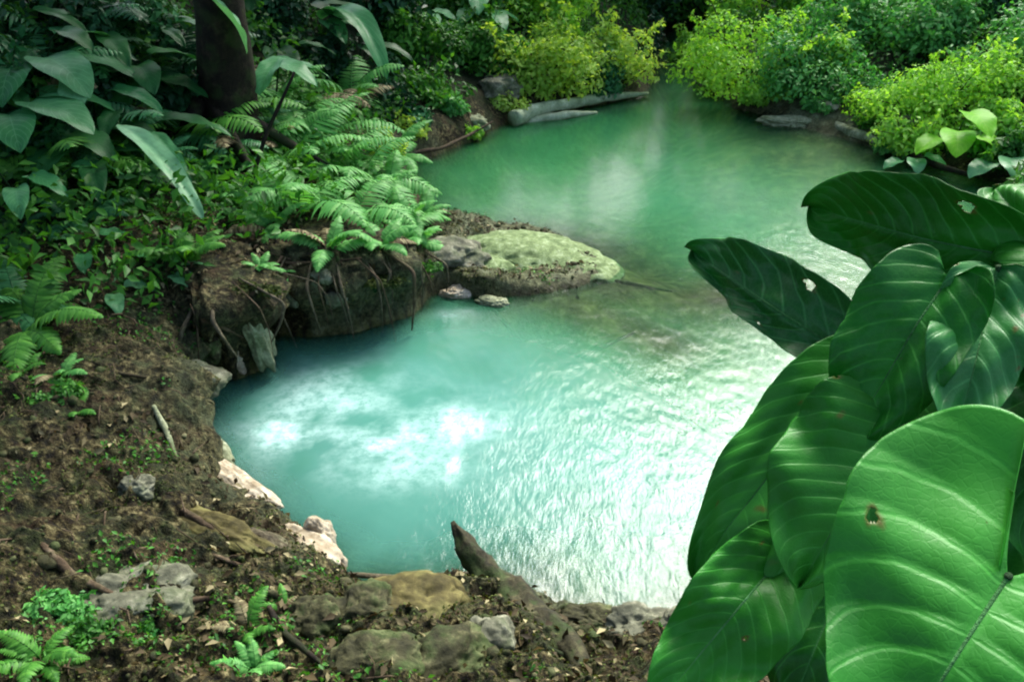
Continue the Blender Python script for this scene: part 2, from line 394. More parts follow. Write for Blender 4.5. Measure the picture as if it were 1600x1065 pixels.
# water: a turbid body seen through a rippled reflecting surface; how opaque it is follows its depth
m, nt, out = newmat('spring_water'); M['water'] = m
pos = geo_pos(nt)
turb = attr(nt, 'milky'); aer = attr(nt, 'air'); dep = attr(nt, 'depth')
big = noise(nt, 1.3, 4, .6, pos)
milk = mixc(nt, big, (.055, .225, .18), (.115, .34, .275))
green = mixc(nt, big, (.020, .19, .062), (.055, .32, .115))
c = mixc(nt, turb, green, milk)
bt = noise(nt, 11, 6, .75, pos); aer2 = math_(nt, 'MULTIPLY', aer, ramp(nt, bt, [(.36, (.30, .30, .30)), (.58, (1, 1, 1))]))
c = mixc(nt, aer2, c, (.50, .76, .72))
body = N(nt, 'ShaderNodeBsdfDiffuse'); L(nt, c, body.inputs[0])
tr = N(nt, 'ShaderNodeBsdfTransparent'); tr.inputs[0].default_value = (.72, .92, .80, 1)
k = mixc(nt, turb, (.7, .7, .7), (1.9, 1.9, 1.9))
op = math_(nt, 'SUBTRACT', 1.0, math_(nt, 'EXPONENT', math_(nt, 'MULTIPLY', math_(nt, 'MULTIPLY', dep, -1.0), k)))
op = math_(nt, 'MAXIMUM', op, math_(nt, 'MULTIPLY', aer, .95), clamp=True)
mx = N(nt, 'ShaderNodeMixShader'); L(nt, op, mx.inputs[0]); L(nt, tr.outputs[0], mx.inputs[1]); L(nt, body.outputs[0], mx.inputs[2])
mp = N(nt, 'ShaderNodeMapping'); mp.inputs['Rotation'].default_value = (0, 0, R(-50)); mp.inputs['Scale'].default_value = (1, .38, 1)
L(nt, pos, mp.inputs[0])
r1 = noise(nt, 26, 3, .6, mp.outputs[0]); r2 = noise(nt, 60, 2, .5, pos); r3 = noise(nt, 4.0, 2, .5, pos)
rip = attr(nt, 'ripple')
h = math_(nt, 'ADD', math_(nt, 'MULTIPLY', r3, math_(nt, 'ADD', math_(nt, 'MULTIPLY', rip, .35), .12)), math_(nt, 'MULTIPLY', rip, math_(nt, 'ADD', math_(nt, 'MULTIPLY', r1, 1.0), math_(nt, 'MULTIPLY', r2, .35))))
bp = N(nt, 'ShaderNodeBump', i_Strength=1.0, i_Distance=.0065); L(nt, h, bp.inputs['Height'])
gl = N(nt, 'ShaderNodeBsdfGlossy', i_Roughness=.15); L(nt, bp.outputs[0], gl.inputs['Normal'])
fr = N(nt, 'ShaderNodeFresnel', i_IOR=1.32); L(nt, bp.outputs[0], fr.inputs['Normal'])
m2 = N(nt, 'ShaderNodeMixShader'); L(nt, fr.outputs[0], m2.inputs[0]); L(nt, mx.outputs[0], m2.inputs[1]); L(nt, gl.outputs[0], m2.inputs[2])
L(nt, m2.outputs[0], out.inputs[0])

# ------------------------------------------------------------------ ground
th = np.concatenate([np.linspace(-180, -62, 60, endpoint=False), np.linspace(-62, 62, 760, endpoint=False), np.linspace(62, 180, 60, endpoint=False)])
th = np.radians(th)
rr = np.concatenate([[.02, .3, .6], np.geomspace(.9, 24, 640), np.geomspace(24.6, 320, 60)])
RR, TH = np.meshgrid(rr, th, indexing='ij')
X, Y = RR * np.sin(TH), RR * np.cos(TH)
Z, dS, nx, ny, OV, A_ = terrain(X, Y, full=True)
push = push_of(X, Y, Z, dS, OV, A_)
dX = X - nx * push; dY = Y - ny * push
pale = np.clip(np.exp(-((X - SPIT[0]) ** 2 / .9 + (Y - SPIT[1]) ** 2 / .5)) * 1.3 + .55 * np.exp(-np.abs(dS) / .3) * (fbm(X * 1.3, Y * 1.3, 2, 2) > -.1)
               + np.exp(-((X - P(1310, 205)[0]) ** 2 / 1.6 + (Y - P(1310, 205)[1]) ** 2 / .8)), 0, 1)
pale = np.maximum(pale, .7 * np.exp(-((X - P(430, 470, .8)[0]) ** 2 / .12 + (Y - P(430, 470, .8)[1]) ** 2 / .2)))
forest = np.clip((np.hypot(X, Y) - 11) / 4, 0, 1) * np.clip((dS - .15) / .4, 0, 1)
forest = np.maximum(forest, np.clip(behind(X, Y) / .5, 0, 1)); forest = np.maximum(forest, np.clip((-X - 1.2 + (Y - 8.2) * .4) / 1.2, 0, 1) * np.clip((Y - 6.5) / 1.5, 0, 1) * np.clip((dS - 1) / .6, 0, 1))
nr_, nc_ = X.shape
i, j = np.meshgrid(np.arange(nr_ - 1), np.arange(nc_), indexing='ij'); i, j = i.ravel(), j.ravel(); j2 = (j + 1) % nc_
q = np.stack([i * nc_ + j, (i + 1) * nc_ + j, (i + 1) * nc_ + j2, i * nc_ + j2], 1)
V = np.stack([dX.ravel(), dY.ravel(), Z.ravel()], 1)
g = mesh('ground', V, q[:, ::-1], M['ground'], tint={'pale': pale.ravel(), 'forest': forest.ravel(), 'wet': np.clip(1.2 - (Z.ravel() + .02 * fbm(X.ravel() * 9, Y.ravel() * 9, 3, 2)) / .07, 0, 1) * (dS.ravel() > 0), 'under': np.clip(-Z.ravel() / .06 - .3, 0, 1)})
tag(g, 'brown mossy soil and limestone bank around the turquoise pool', kind='structure')

# ------------------------------------------------------------------ water
xs = np.arange(-4.2, 9.5, .03); ys = np.concatenate([np.arange(2.6, 11, .03), np.arange(11, 32, .08)])
WX, WY = np.meshgrid(xs, ys, indexing='xy')
Zt, dW, *_ = terrain(WX, WY, full=True)
dep = np.maximum(-Zt, 0)
def gauss(cx, cy, sx, sy, a=0):
    c, s = math.cos(a), math.sin(a); u = (WX - cx) * c + (WY - cy) * s; v = -(WX - cx) * s + (WY - cy) * c
    return np.exp(-(u / sx) ** 2 - (v / sy) ** 2)
air = 0
for px, py, sx, sy, am in [(530,600,.40,.40,.8),(540,685,.70,.40,1.1),(690,655,.42,.36,.75),(470,670,.36,.30,.6),(630,735,.5,.2,.5),(720,490,.3,.12,.35),(640,690,.4,.2,.5)]:
    c_ = P(px, py); air = air + am * gauss(c_[0], c_[1], sx, sy)
nz = fbm(WX * 2.6, WY * 2.6, 1.0, 5, .6)
air = np.clip(air * (.85 + .75 * nz), 0, 1)
fc = P(640, 700); milky = np.clip(1.35 - np.hypot((WX - fc[0]) / 3.2, (WY - fc[1]) / 3.0) + .12 * nz, 0, 1)
_rd = np.min([segd(WX, WY, RIDGE[i], RIDGE[i + 1]) for i in range(3)] + [segd(WX, WY, SHELF[i], SHELF[i + 1]) for i in range(2)], axis=0); milky = milky * (1 - .85 * np.exp(-(_rd / .9) ** 2))
milky = np.maximum(milky, .22 * gauss(*P(1120, 300)[:2], 1.6, 2.2))  # lighter far-pool patch: sky-lit water painted into the body colour
rc = P(1080, 780); ripple = np.clip(1.1 * gauss(rc[0], rc[1], 1.7, 2.4) + .8 * gauss(*P(1230, 400)[:2], 1.2, 1.2) + .10, 0, 1)
boil = np.clip(air, 0, 1)
zz = .009 * fbm(WX * 3.2, WY * 3.2, 7.0, 3) * (.10 + boil) + .0045 * ridged(WX * 5.5, WY * 5.5, 5.0, 3) * boil + .003 * fbm(WX * 8.5, WY * 8.5, 3.0, 2) * (.04 + ripple)
t1 = (WX * math.cos(R(35)) + WY * math.sin(R(35)))
zz += .0012 * np.sin(t1 * 46 + 5 * fbm(WX * 1.3, WY * 1.3, 2.0, 3)) * ripple
ny_, nx_ = WX.shape
keep = (dW < .9)
i, j = np.meshgrid(np.arange(ny_ - 1), np.arange(nx_ - 1), indexing='ij'); i, j = i.ravel(), j.ravel()
idx = lambda a, b: a * nx_ + b
q = np.stack([idx(i, j), idx(i, j + 1), idx(i + 1, j + 1), idx(i + 1, j)], 1)
kf = keep.ravel(); q = q[kf[q].any(1)]
used = np.unique(q); remap = np.full(WX.size, -1); remap[used] = np.arange(len(used)); q = remap[q]
sel = lambda a: a.ravel()[used]
wt = mesh('water', np.stack([sel(WX), sel(WY), sel(zz)], 1), q, M['water'], tint={'milky': sel(milky), 'air': sel(air), 'depth': sel(dep), 'ripple': sel(ripple)})
tag(wt, 'milky turquoise spring pool opening into a green river', kind='structure')

# ------------------------------------------------------------------ rocks
def rock(name, loc, size, mat, label, cat='rock', seed=1, rz=0, tilt=(0, 0), rough=.2, group=None, sub=5, sharp=.5):
    import bmesh
    bm = bmesh.new(); bmesh.ops.create_icosphere(bm, subdivisions=sub, radius=1)
    co = np.array([v.co[:] for v in bm.verts]); F = np.array([[v.index for v in f.verts] for f in bm.faces]); bm.free()
    co = np.sign(co) * np.abs(co) ** (1 - .35 * sharp)
    s = seed * 3.71
    n = fbm(co[:, 0] * 1.1 + s, co[:, 1] * 1.1, co[:, 2] * 1.1, 4) * rough * 1.6 + ridged(co[:, 0] * 2.2, co[:, 1] * 2.2 + s, co[:, 2] * 2.2, 5) * rough * .42 - np.clip(fbm(co[:, 0] * 5 + s, co[:, 1] * 5, co[:, 2] * 5, 3) - .35, 0, 1) * .22
    co = co * (1 + n)[:, None] * np.array(size)
    o = mesh(name, co, F, mat)
    o.location = tuple(loc); o.rotation_euler = (R(tilt[0]), R(tilt[1]), R(rz))
    return tag(o, label, cat, group)
def grock(px, py, size, mat, label, lift=.3, **k):
    p = G(px, py); p[2] += size[2] * (lift - .3)
    return rock('rock', p, size, M[mat], label, **k)

# ------------------------------------------------------------------ leaves and plants
def leaf_grid(base, tip, W, up, sag=.1, cup=.15, lobe=0.0, a=.45, b=.8, nu=30, nv=12, corr=0, ncorr=9, wave=.0, seed=0, WR=None, se=.25):
    """a broad leaf blade: midrib from base to tip, half-widths W (and WR), normal near 'up'; returns V, quads, uv"""
    base = np.asarray(base, float); tip = np.asarray(tip, float)
    ax = tip - base; Ln = np.linalg.norm(ax); ax = ax / Ln
    up = np.asarray(up, float); up = nrm(up - ax * np.dot(up, ax)); side = np.cross(ax, up)
    u = np.linspace(0, 1, nu); v = np.linspace(-1, 1, nv)
    U, Vv = np.meshgrid(u, v, indexing='ij')
    Us = 1 - (1 - U) ** 1.0
    pk = a / (a + b); norm = pk ** a * (1 - pk) ** b
    wd = (np.clip(Us, 1e-4, 1) ** a * np.clip(1 - Us, 0, 1) ** b) / norm
    if corr: wd = wd * (1 + .035 * fbm(Us * 9 + seed, np.sign(Vv) * 3, seed * 1.3, 3))
    Wm = np.where(Vv < 0, W, WR if WR is not None else W)
    along = Us * Ln - lobe * Ln * np.abs(Vv) ** 1.3 * (1 - Us) ** 3 * (Us ** se)
    acr = Vv * wd * Wm
    hgt = sag * Ln * 4 * Us * (1 - Us) * .5 + cup * np.abs(acr) - .35 * cup * np.abs(Vv) ** 2.2 * wd * Wm
    if corr: hgt = hgt + corr * np.abs(np.sin(np.pi * ncorr * (Us - .30 * np.abs(Vv)))) ** .8 * np.minimum(1, 6 * np.abs(Vv)) * wd
    if wave: hgt = hgt + wave * np.sin(Us * 17 + seed + 2 * np.sign(Vv)) * np.abs(Vv) ** 2 + wave * 1.2 * fbm(Us * 3 + seed, Vv * 1.5, seed, 2)
    Vt = base + along[..., None] * ax + acr[..., None] * side + hgt[..., None] * up
    i, j = np.meshgrid(np.arange(nu - 1), np.arange(nv - 1), indexing='ij'); i, j = i.ravel(), j.ravel()
    q = np.stack([i * nv + j, (i + 1) * nv + j, (i + 1) * nv + j + 1, i * nv + j + 1], 1)
    return Vt.reshape(-1, 3), q, np.stack([Us.ravel(), Vv.ravel()], 1)

LEAF_T = np.array([[0, 0, 0], [-.5, .42, .10], [0, .5, -.02], [.5, .42, .10], [0, 1, -.12]])
LEAF_Q = np.array([[0, 2, 4, 1], [0, 3, 4, 2]])
def scatter_leaves(pos, nor, size, aspect=.5, tint=None, spread=.6, r=rng, template=LEAF_T, quads=LEAF_Q):
    """many small leaves: returns V, Q, tint"""
    n = len(pos)
    nor = nor + r.normal(0, spread, (n, 3)); nor /= np.linalg.norm(nor, axis=1)[:, None] + 1e-9
    t = r.normal(0, 1, (n, 3)); t -= nor * (t * nor).sum(1)[:, None]; t /= np.linalg.norm(t, axis=1)[:, None] + 1e-9
    t[:, 2] -= .25; t /= np.linalg.norm(t, axis=1)[:, None]
    s = np.cross(t, nor)
    sz = size * r.uniform(.5, 1.6, n)
    V = pos[:, None, :] + sz[:, None, None] * (template[None, :, 0:1] * aspect * s[:, None, :] + template[None, :, 1:2] * t[:, None, :] + template[None, :, 2:3] * nor[:, None, :])
    Q = (quads[None] + (np.arange(n) * len(template))[:, None, None]).reshape(-1, 4)
    tn = np.repeat(r.random(n) if tint is None else tint, len(template))
    return V.reshape(-1, 3), Q, tn

def shrub(name, loc, size, mat, label, n=3500, leaf=.07, lobes=16, cat='shrub', group=None, aspect=.55, seed=0, lean=(0, 0), stem_mat='bark', flat=.25):
    r = np.random.default_rng(seed + 100)
    root = tag(empty(name, loc), label, cat, group)
    sx, sy, sz = size
    lc = r.normal(0, 1, (lobes, 3)); lc /= np.linalg.norm(lc, axis=1)[:, None]; lc *= r.uniform(.35, .85, (lobes, 1)); lc[:, 2] = np.abs(lc[:, 2]) * .9 + .05
    lr = r.uniform(.22, .42, lobes)
    k = r.choice(lobes, n, p=lr ** 2 / (lr ** 2).sum())
    dr = r.normal(0, 1, (n, 3)); dr[:, 2] += .35; dr /= np.linalg.norm(dr, axis=1)[:, None]
    pos = lc[k] + dr * lr[k][:, None] * r.uniform(.7, 1.08, (n, 1))
    pos[:, 2] = np.abs(pos[:, 2]) 
    pos = pos * np.array([sx, sy, sz]); pos[:, 0] += lean[0] * pos[:, 2]; pos[:, 1] += lean[1] * pos[:, 2]
    nor = dr.copy(); nor[:, 2] += .6
    lt = r.random(lobes)
    tint = np.clip(.55 * lt[k] + .45 * r.random(n) , 0, 1)
    a = Acc(); ns = 14 if max(size) > .45 else 5; ep, en, et = [], [], []
    for q_ in range(ns):
        li = r.integers(0, lobes); d_ = lc[li] + np.array([0, 0, .5]) + r.normal(0, .35, 3); d_ /= np.linalg.norm(d_); d_[2] = abs(d_[2])
        s0 = lc[li] * np.array([sx, sy, sz]) * .9; e_ = (lc[li] + d_ * r.uniform(.45, .8)) * np.array([sx, sy, sz]); cc_ = bez(s0, (s0 + e_) / 2 + [0, 0, .12 * sz], e_, 12)
        for w_ in (s0, e_): pass
        cc_[:, 0] += lean[0] * cc_[:, 2]; cc_[:, 1] += lean[1] * cc_[:, 2]
        a.add(*tube(cc_, np.linspace(.007, .002, 12) * (.6 + max(size) * .6), 4)); m_ = int(26 * min(1.6, .5 + max(size) * .6)); tt = r.uniform(.35, 1, m_)
        ep.append(np.stack([np.interp(tt, np.linspace(0, 1, 12), cc_[:, d2]) for d2 in range(3)], 1) + r.normal(0, leaf * .35, (m_, 3))); en.append(r.normal(0, 1, (m_, 3)) + [0, 0, .8]); et.append(np.clip(lt[li] * .5 + .5 * r.random(m_), 0, 1))
    pos = np.vstack([pos] + ep); nor = np.vstack([nor] + en); tint = np.concatenate([tint] + et)
    V, Q, tn = scatter_leaves(pos, nor, leaf, aspect, tint, .45, r)
    mesh('foliage', V, Q, M[mat], root, tint=tn)
    for q_ in range(min(lobes, 9)):
        e = lc[q_] * np.array([sx, sy, sz]); e[0] += lean[0] * e[2]; e[1] += lean[1] * e[2]
        a.add(*tube(bez((0, 0, -.1), (e[0] * .3, e[1] * .3, e[2] * .7), e, 8), np.linspace(.02 * max(size) + .008, .004, 8), 6))
    a.build('stem', M[stem_mat], root)
    return root

def frond_mesh(Ln=1.0, pairs=26, pl=.2, pw=.035, droop=.5, seed=0, lift=.8):
    """a fern frond rising from the origin along +Y and arching over"""
    r = np.random.default_rng(seed)
    n = 24
    t = np.linspace(0, 1, n)
    ang = lift - (lift + droop) * t ** 1.2
    st = Ln / (n - 1)
    y = np.concatenate([[0], np.cumsum(np.cos(ang[:-1]) * st)]); z = np.concatenate([[0], np.cumsum(np.sin(ang[:-1]) * st)])
    pts = np.stack([.06 * Ln * np.sin(t * 2 + seed), y, z], 1)
    a = Acc(); a.add(*tube(pts, np.linspace(.009, .002, n) * (Ln / 1.0 + .2), 5), tint=.25)
    for k in range(pairs):
        tt = .14 + .86 * k / (pairs - 1)
        c = np.array([np.interp(tt, t, pts[:, d]) for d in range(3)])
        an = np.interp(tt, t, ang); T = np.array([0, math.cos(an), math.sin(an)]); Nn = np.array([0, -math.sin(an), math.cos(an)])
        ln = pl * math.sin(math.pi * (.12 + .86 * tt)) ** .7 * (1.15 - .4 * tt) + .01
        for sd in (-1, 1):
            dv = nrm(np.array([sd, 0, 0]) + .45 * T + Nn * r.uniform(-.25, .12))
            wv = nrm(np.cross(dv, Nn)) * pw * .5 * (1 + r.uniform(-.2, .2))
            s_ = np.linspace(0, 1, 5); prof = np.array([.5, 1, .9, .6, .05])
            mid = c + s_[:, None] * dv * ln - Nn * (s_[:, None] ** 2) * ln * .35
            V = np.concatenate([mid - prof[:, None] * wv, mid + Nn * .12 * pw, mid + prof[:, None] * wv]); m5 = np.arange(4)
            Q = np.concatenate([np.stack([m5, m5 + 1, m5 + 6, m5 + 5], 1), np.stack([m5 + 5, m5 + 6, m5 + 11, m5 + 10], 1)])
            a.add(V, Q, tint=np.clip(.35 + .5 * r.random() + .1 * tt, 0, 1))
    return a
FROND_CACHE = {}
def frond_data(kind, seed):
    key = (kind, seed)
    if key not in FROND_CACHE:
        prm = {'fern': dict(Ln=1.0, pairs=24, pl=.20, pw=.055), 'palm': dict(Ln=1.3, pairs=20, pl=.34, pw=.05, droop=.6), 'small': dict(Ln=.5, pairs=16, pl=.10, pw=.035)}[kind]
        o = frond_mesh(seed=seed, **prm).build('frond', M['fern']); FROND_CACHE[key] = o.data
        bpy.data.objects.remove(o)
    return FROND_CACHE[key]
def fern(loc, label, mat='fern', n=9, sc=1.0, kind='fern', seed=0, face=None, spread=360, group=None, name='fern', cat='fern', tiltx=0):
    r = np.random.default_rng(seed + 50)
    root = tag(empty(name, loc, 0, sc), label, cat, group)
    for k in range(n):
        me = frond_data(kind, int(r.integers(0, 4)))
        mt_ = 'litter' if r.random() < .06 else mat
        key = me.name + mt_
        if key not in FROND_CACHE:
            c = me.copy(); c.materials.clear(); c.materials.append(M[mt_]); FROND_CACHE[key] = c
        o = bpy.data.objects.new('frond', FROND_CACHE[key]); COL.objects.link(o); o.parent = root
        az = (face if face is not None else 0) + (k / n - .5) * spread + r.uniform(-14, 14)
        o.rotation_euler = (R(r.uniform(-22, 28) + tiltx), R(r.uniform(-12, 12)), R(az))
        s = r.uniform(.75, 1.15); o.scale = (s, s, s)
    return root
def broad_plant(loc, leaves, label, mat='broad', group=None, name='broad_leaf_plant', cat='plant', stem='stem', w=.28, sag=.25):
    """leaves: list of (azimuth deg, elevation deg, petiole length, blade length)"""
    root = tag(empty(name, loc), label, cat, group)
    for k, (az, el, pl, bl) in enumerate(leaves):
        d = np.array([math.sin(R(az)) * math.cos(R(el)), math.cos(R(az)) * math.cos(R(el)), math.sin(R(el))])
        hz = nrm([d[0], d[1], 0]); p1 = d * pl
        dd = nrm(hz + np.array([0, 0, -.35])); tip = p1 + dd * bl
        lf = mesh_leaf('leaf', p1, tip, bl * w, (0, 0, 1), mat, root, sag=sag, lobe=.2, corr=.004, nu=18, nv=9, seed=k, tint=.3 + .5 * random.random(), wave=.008)
        V, q, t3 = tube(bez((0, 0, -.03), p1 * .5 + np.array([0, 0, .1 * pl]), p1, 8), np.linspace(.012, .006, 8), 6)
        mesh('petiole', V, [q, t3], M[stem], root)
    return root
def mesh_leaf(name, base, tip, W, up, mat, parent, tint=.5, **k):
    V, q, uv = leaf_grid(base, tip, W, up, **k)
    return mesh(name, V, q, M[mat], parent, uv=uv, tint=np.full(len(V), tint))

# ================================================================== PLACING THINGS
# ------------------------------------------------------------------ stones and ledges
M['mosslime'] = barkmat('mossy_pale_limestone', (.07,.11,.035), (.22,.31,.13), (.46,.56,.34), 12, moss=.4)
rock('rock', P(800, 398, -.01), (.90,.50,.19), M['mosslime'], 'low rounded pale green hump of limestone on the spit between the two pools', seed=1, rz=-8, rough=.07, sharp=0)
rock('rock', P(875, 416, -.04), (.66,.44,.14), M['mosslime'], 'pale mossy stone sloping into the water at the tip of the spit', seed=2, rz=-22, rough=.07, sharp=0)
rock('rock', P(728, 425, .02), (.46,.32,.17), M['mosslime'], 'mossy green stone between the pale hump and the small whitish stones', seed=48, rz=5, rough=.09, sharp=0)
grock(700, 400, (.40,.30,.17), 'greyrock', 'mossy grey rock at the root of the pale spit', lift=.2, seed=3, rz=15)
grock(712, 462, (.14,.10,.07), 'whitestone', 'small whitish stone at the waterline below the spit', lift=.4, seed=4)
grock(770, 474, (.15,.08,.05), 'limestone', 'low pale stone awash in front of the spit', lift=.4, seed=5, rz=-10)
grock(452, 455, (.16,.12,.12), 'greyrock', 'light grey knobbly rock on top of the overhanging bank', lift=.3, seed=8, rough=.28)
rock('rock', P(400,520,.42), (.10,.10,.36), M['limestone'], 'pale upright limestone rib at the corner of the overhang', seed=9, tilt=(8,-10), rough=.2)
rock('rock', P(366,560,.16), (.085,.08,.13), M['whitestone'], 'small pinkish stone under the lip of the overhang', seed=10)
rock('rock', P(318,545,.40), (.11,.09,.12), M['earth'], 'dark brown hanging rock left of the pale limestone rib', seed=11, rough=.24)
grock(255, 600, (.24,.20,.16), 'greyrock', 'grey green rock sunk in the soil left of the pool', lift=.0, seed=12)
grock(205, 770, (.10,.09,.07), 'greyrock', 'small upright grey stone on the brown soil slope', lift=.3, seed=13)
def wedge(px0, py0, px1, py1, z0, z1, w_, t_, mat, label, seed):
    a, b = P(px0, py0, z0), P(px1, py1, z1); c = (a + b) / 2; d = b - a; ln = np.linalg.norm(d)
    return rock('rock', c, (ln / 2, w_, t_), M[mat], label, seed=seed, rz=math.degrees(math.atan2(d[1], d[0])), tilt=(0, -math.degrees(math.asin(d[2] / ln))), rough=.12, sharp=.9)
wedge(312,722,432,808,.16,.10,.12,.10,'whitestone','long pale pink stone edging the pool on the left',21)
wedge(430,836,522,908,.14,.12,.16,.14,'whitestone','pointed cream and peach stone at the lower left pool edge',22)
rock('rock', P(498,845,.14), (.10,.08,.17), M['whitestone'], 'upright pale tooth of stone behind the peach stone', seed=23, rough=.1)
wedge(322,690,352,735,.10,.08,.09,.07,'limestone','small yellowish stone where the left bank meets the water',24)
grock(335, 835, (.34,.10,.07), 'ochre', 'flat yellowish stone lying behind the pale pool edge', lift=.3, seed=25, rz=-28)
grock(420, 870, (.30,.10,.07), 'oldwood', 'grey brown flat stone beside the peach stone', lift=.3, seed=26, rz=-30)
grock(215, 935, (.27,.18,.10), 'greyrock', 'flat beige stone above the bright green moss tuft', lift=.1, seed=27, rz=10)
grock(640, 955, (.30,.20,.14), 'ochre', 'rounded ochre rock at the near edge of the pool', lift=.35, seed=28, rz=5, rough=.1)
grock(575, 965, (.14,.15,.12), 'wetrock', 'dark brown rock left of the rounded ochre rock', lift=.4, seed=29)
grock(500, 975, (.17,.16,.12), 'wetrock', 'brown lump of rock below the peach stone', lift=.3, seed=30)
grock(768, 1005, (.12,.12,.10), 'greyrock', 'grey stone tucked under the dead palm log', lift=.3, seed=31)
grock(690, 1040, (.22,.16,.12), 'wetrock', 'dark rock below the ochre rock', lift=.2, seed=32, rz=40)
grock(585, 1040, (.18,.13,.10), 'wetrock', 'brown stone at the bottom between soil and rocks', lift=.2, seed=33)
grock(1000, 985, (.20,.12,.10), 'greyrock', 'grey wet stone at the foot of the white water', lift=.4, seed=34, rz=10)
grock(1065, 985, (.13,.10,.09), 'greyrock', 'small dark grey stone beside the big leaves', lift=.4, seed=35)
grock(930, 975, (.16,.10,.07), 'wetrock', 'low brown stone right of the dead palm log', lift=.4, seed=36, rz=-20)
grock(1150, 985, (.07,.06,.05), 'limestone', 'small pale pebble under the hanging leaves', lift=.5, seed=37)
rock('rock', P(1245,192,.04), (.55,.14,.09), M['limestone'], 'long flat sandy slab at the far right waterline', seed=41, rz=-6)
rock('rock', P(1312,178,.15), (.38,.26,.22), M['whitestone'], 'peach coloured rock on the far right bank', seed=42)
rock('rock', P(1200,160,.12), (.45,.25,.2), M['wetrock'], 'reddish brown rock on the far right bank', seed=43)
rock('rock', P(1420,215,.15), (.40,.25,.28), M['greyrock'], 'dark grey rock in shade under the right shrubs', seed=44)
rock('rock', P(735,195,.12), (.26,.2,.16), M['limestone'], 'pale mossy stone on the far left bank', seed=45)
rock('rock', P(690,120,.55), (.34,.26,.26), M['greyrock'], 'greyish stone in the dark hollow of the far left bank', seed=46)
grock(780, 140, (.36,.3,.2), 'greyrock', 'stone sheltered under the yellow green shrub', lift=.3, seed=47)

# ------------------------------------------------------------------ logs, roots, twigs
def wood(name, pts, rad, mat, label, cat, n=12, rough=.2, seed=0, group=None):
    pts = np.asarray(pts, float)
    m_ = len(pts); t = np.linspace(0, m_ - 1, max(14, m_ * 7)); sm = np.stack([np.interp(t, range(m_), pts[:, k]) for k in range(3)], 1)
    for _ in range(3): sm[1:-1] = (sm[:-2] + sm[1:-1] * 2 + sm[2:]) / 4
    rd = np.interp(np.linspace(0, 1, len(sm)), np.linspace(0, 1, len(rad)), rad)
    sm[:, 0] += .35 * rd * fbm(t * .8 + seed, seed, 0, 2); sm[:, 2] += .35 * rd * fbm(t * .8, seed + 4, 0, 2)
    V, q, t3 = tube(sm, rd, n, rough=rough, seed=seed)
    return tag(mesh(name, V, [q, t3], M[mat]), label, cat, group)
g0 = G(1010, 1080)
wood('dead_log', [P(708,814,.42), P(738,868,.34), P(790,935,.26), (g0 + P(800,950,.26)) / 2 + [-.05, 0, .0], g0 + [-.1,0,-.12]],
     [.012,.085,.11,.085,.05], 'logwood', 'dark pointed dead log jutting over the near edge of the pool', 'log', 22, .55, 2)
wood('fallen_log', [P(800,186,.10), P(850,168,.13), P(930,154,.12), P(1012,146,.06)], [.13,.11,.085,.03], 'palewood', 'pale green log lying out over the far water', 'log', 12, .25, 3)
wood('fallen_log', [P(820,190,.0), P(880,181,.05), P(932,177,.0)], [.08,.07,.03], 'palewood', 'short pale log half sunk below the longer far log', 'log', 10, .25, 4)
wood('branch', [P(640,240,.12), P(690,232,.12), P(740,208,.14), P(770,190,.25)], [.03,.028,.022,.012], 'root', 'grey curved branch along the far left shore', 'branch', 8, .2, 5)
wood('branch', [P(1310,196,.10), P(1350,212,.12), P(1400,232,.05)], [.08,.07,.04], 'limestone', 'bleached log slanting down to the far right water', 'log', 10, .2, 6)
wood('branch', [P(1420,240,.15), P(1470,262,.12), P(1530,278,.1)], [.05,.045,.02], 'bark', 'dark fallen branch at the waterline under the right shrubs', 'branch', 8, .2, 7)
wood('vine', [P(897,78,.95), P(890,100,.75), P(903,128,.45), P(908,146,.15)], [.012,.018,.018,.018], 'palewood', 'thin pale stem dropping to the far log', 'vine', 6, .1, 8)
wood('sapling', [G(380,345), P(388,300,1.0) , P(415,210,1.55), P(460,112,2.1)], [.028,.024,.02,.014], 'bark', 'thin dark leaning sapling standing in the ferns', 'sapling', 7, .15, 9)
def surf(px, py, up=.03): p = G(px, py); p[2] += up; return p
for k, (pp, rd, mt, lb) in enumerate([
    ([(215,650),(235,690),(262,735)], .022, 'limestone', 'short pale grey root on the brown slope left of the pool'),
    ([(280,812),(350,850),(440,885),(520,925)], .03, 'root', 'long brown root running behind the pale pool edge stones'),
    ([(150,880),(240,865),(330,880),(400,905)], .022, 'root', 'brown root crossing the soil above the flat beige stone'),
    ([(540,905),(620,908),(735,902)], .018, 'oldwood', 'thin wet stick lying along the near shore'),
    ([(20,445),(90,452),(160,440)], .02, 'root', 'reddish stick on the slope at the far left'),
    ([(60,860),(110,910),(190,945)], .028, 'root', 'brown root curving down to the bright green tuft'),
    ([(350,350),(400,380),(470,400),(540,395)], .02, 'root', 'brown root under the big fern clump'),
    ([(300,480),(345,500),(372,560)], .018, 'root', 'hanging root draped over the overhang lip'),
    ([(200,970),(260,950),(330,945),(400,960)], .018, 'root', 'twisted root at the bottom between stone and small fern'),
    ([(820,1010),(880,1030),(960,1060)], .016, 'bark', 'dark twig beside the dead log at the bottom'),
    ([(90,560),(150,600),(210,610)], .014, 'root', 'thin twig right of the small herb patch'),
    ([(420,960),(440,1000),(520,1060)], .02, 'bark', 'dark stick slanting to the bottom edge of the bank')]):
    ps = [surf(*p) for p in pp]
    nm = 'root' if 'root' in lb else 'stick'
    wood(nm, ps, [rd * .7, rd, rd * .85, rd * .4], mt, lb, nm, 7, .25, 20 + k)

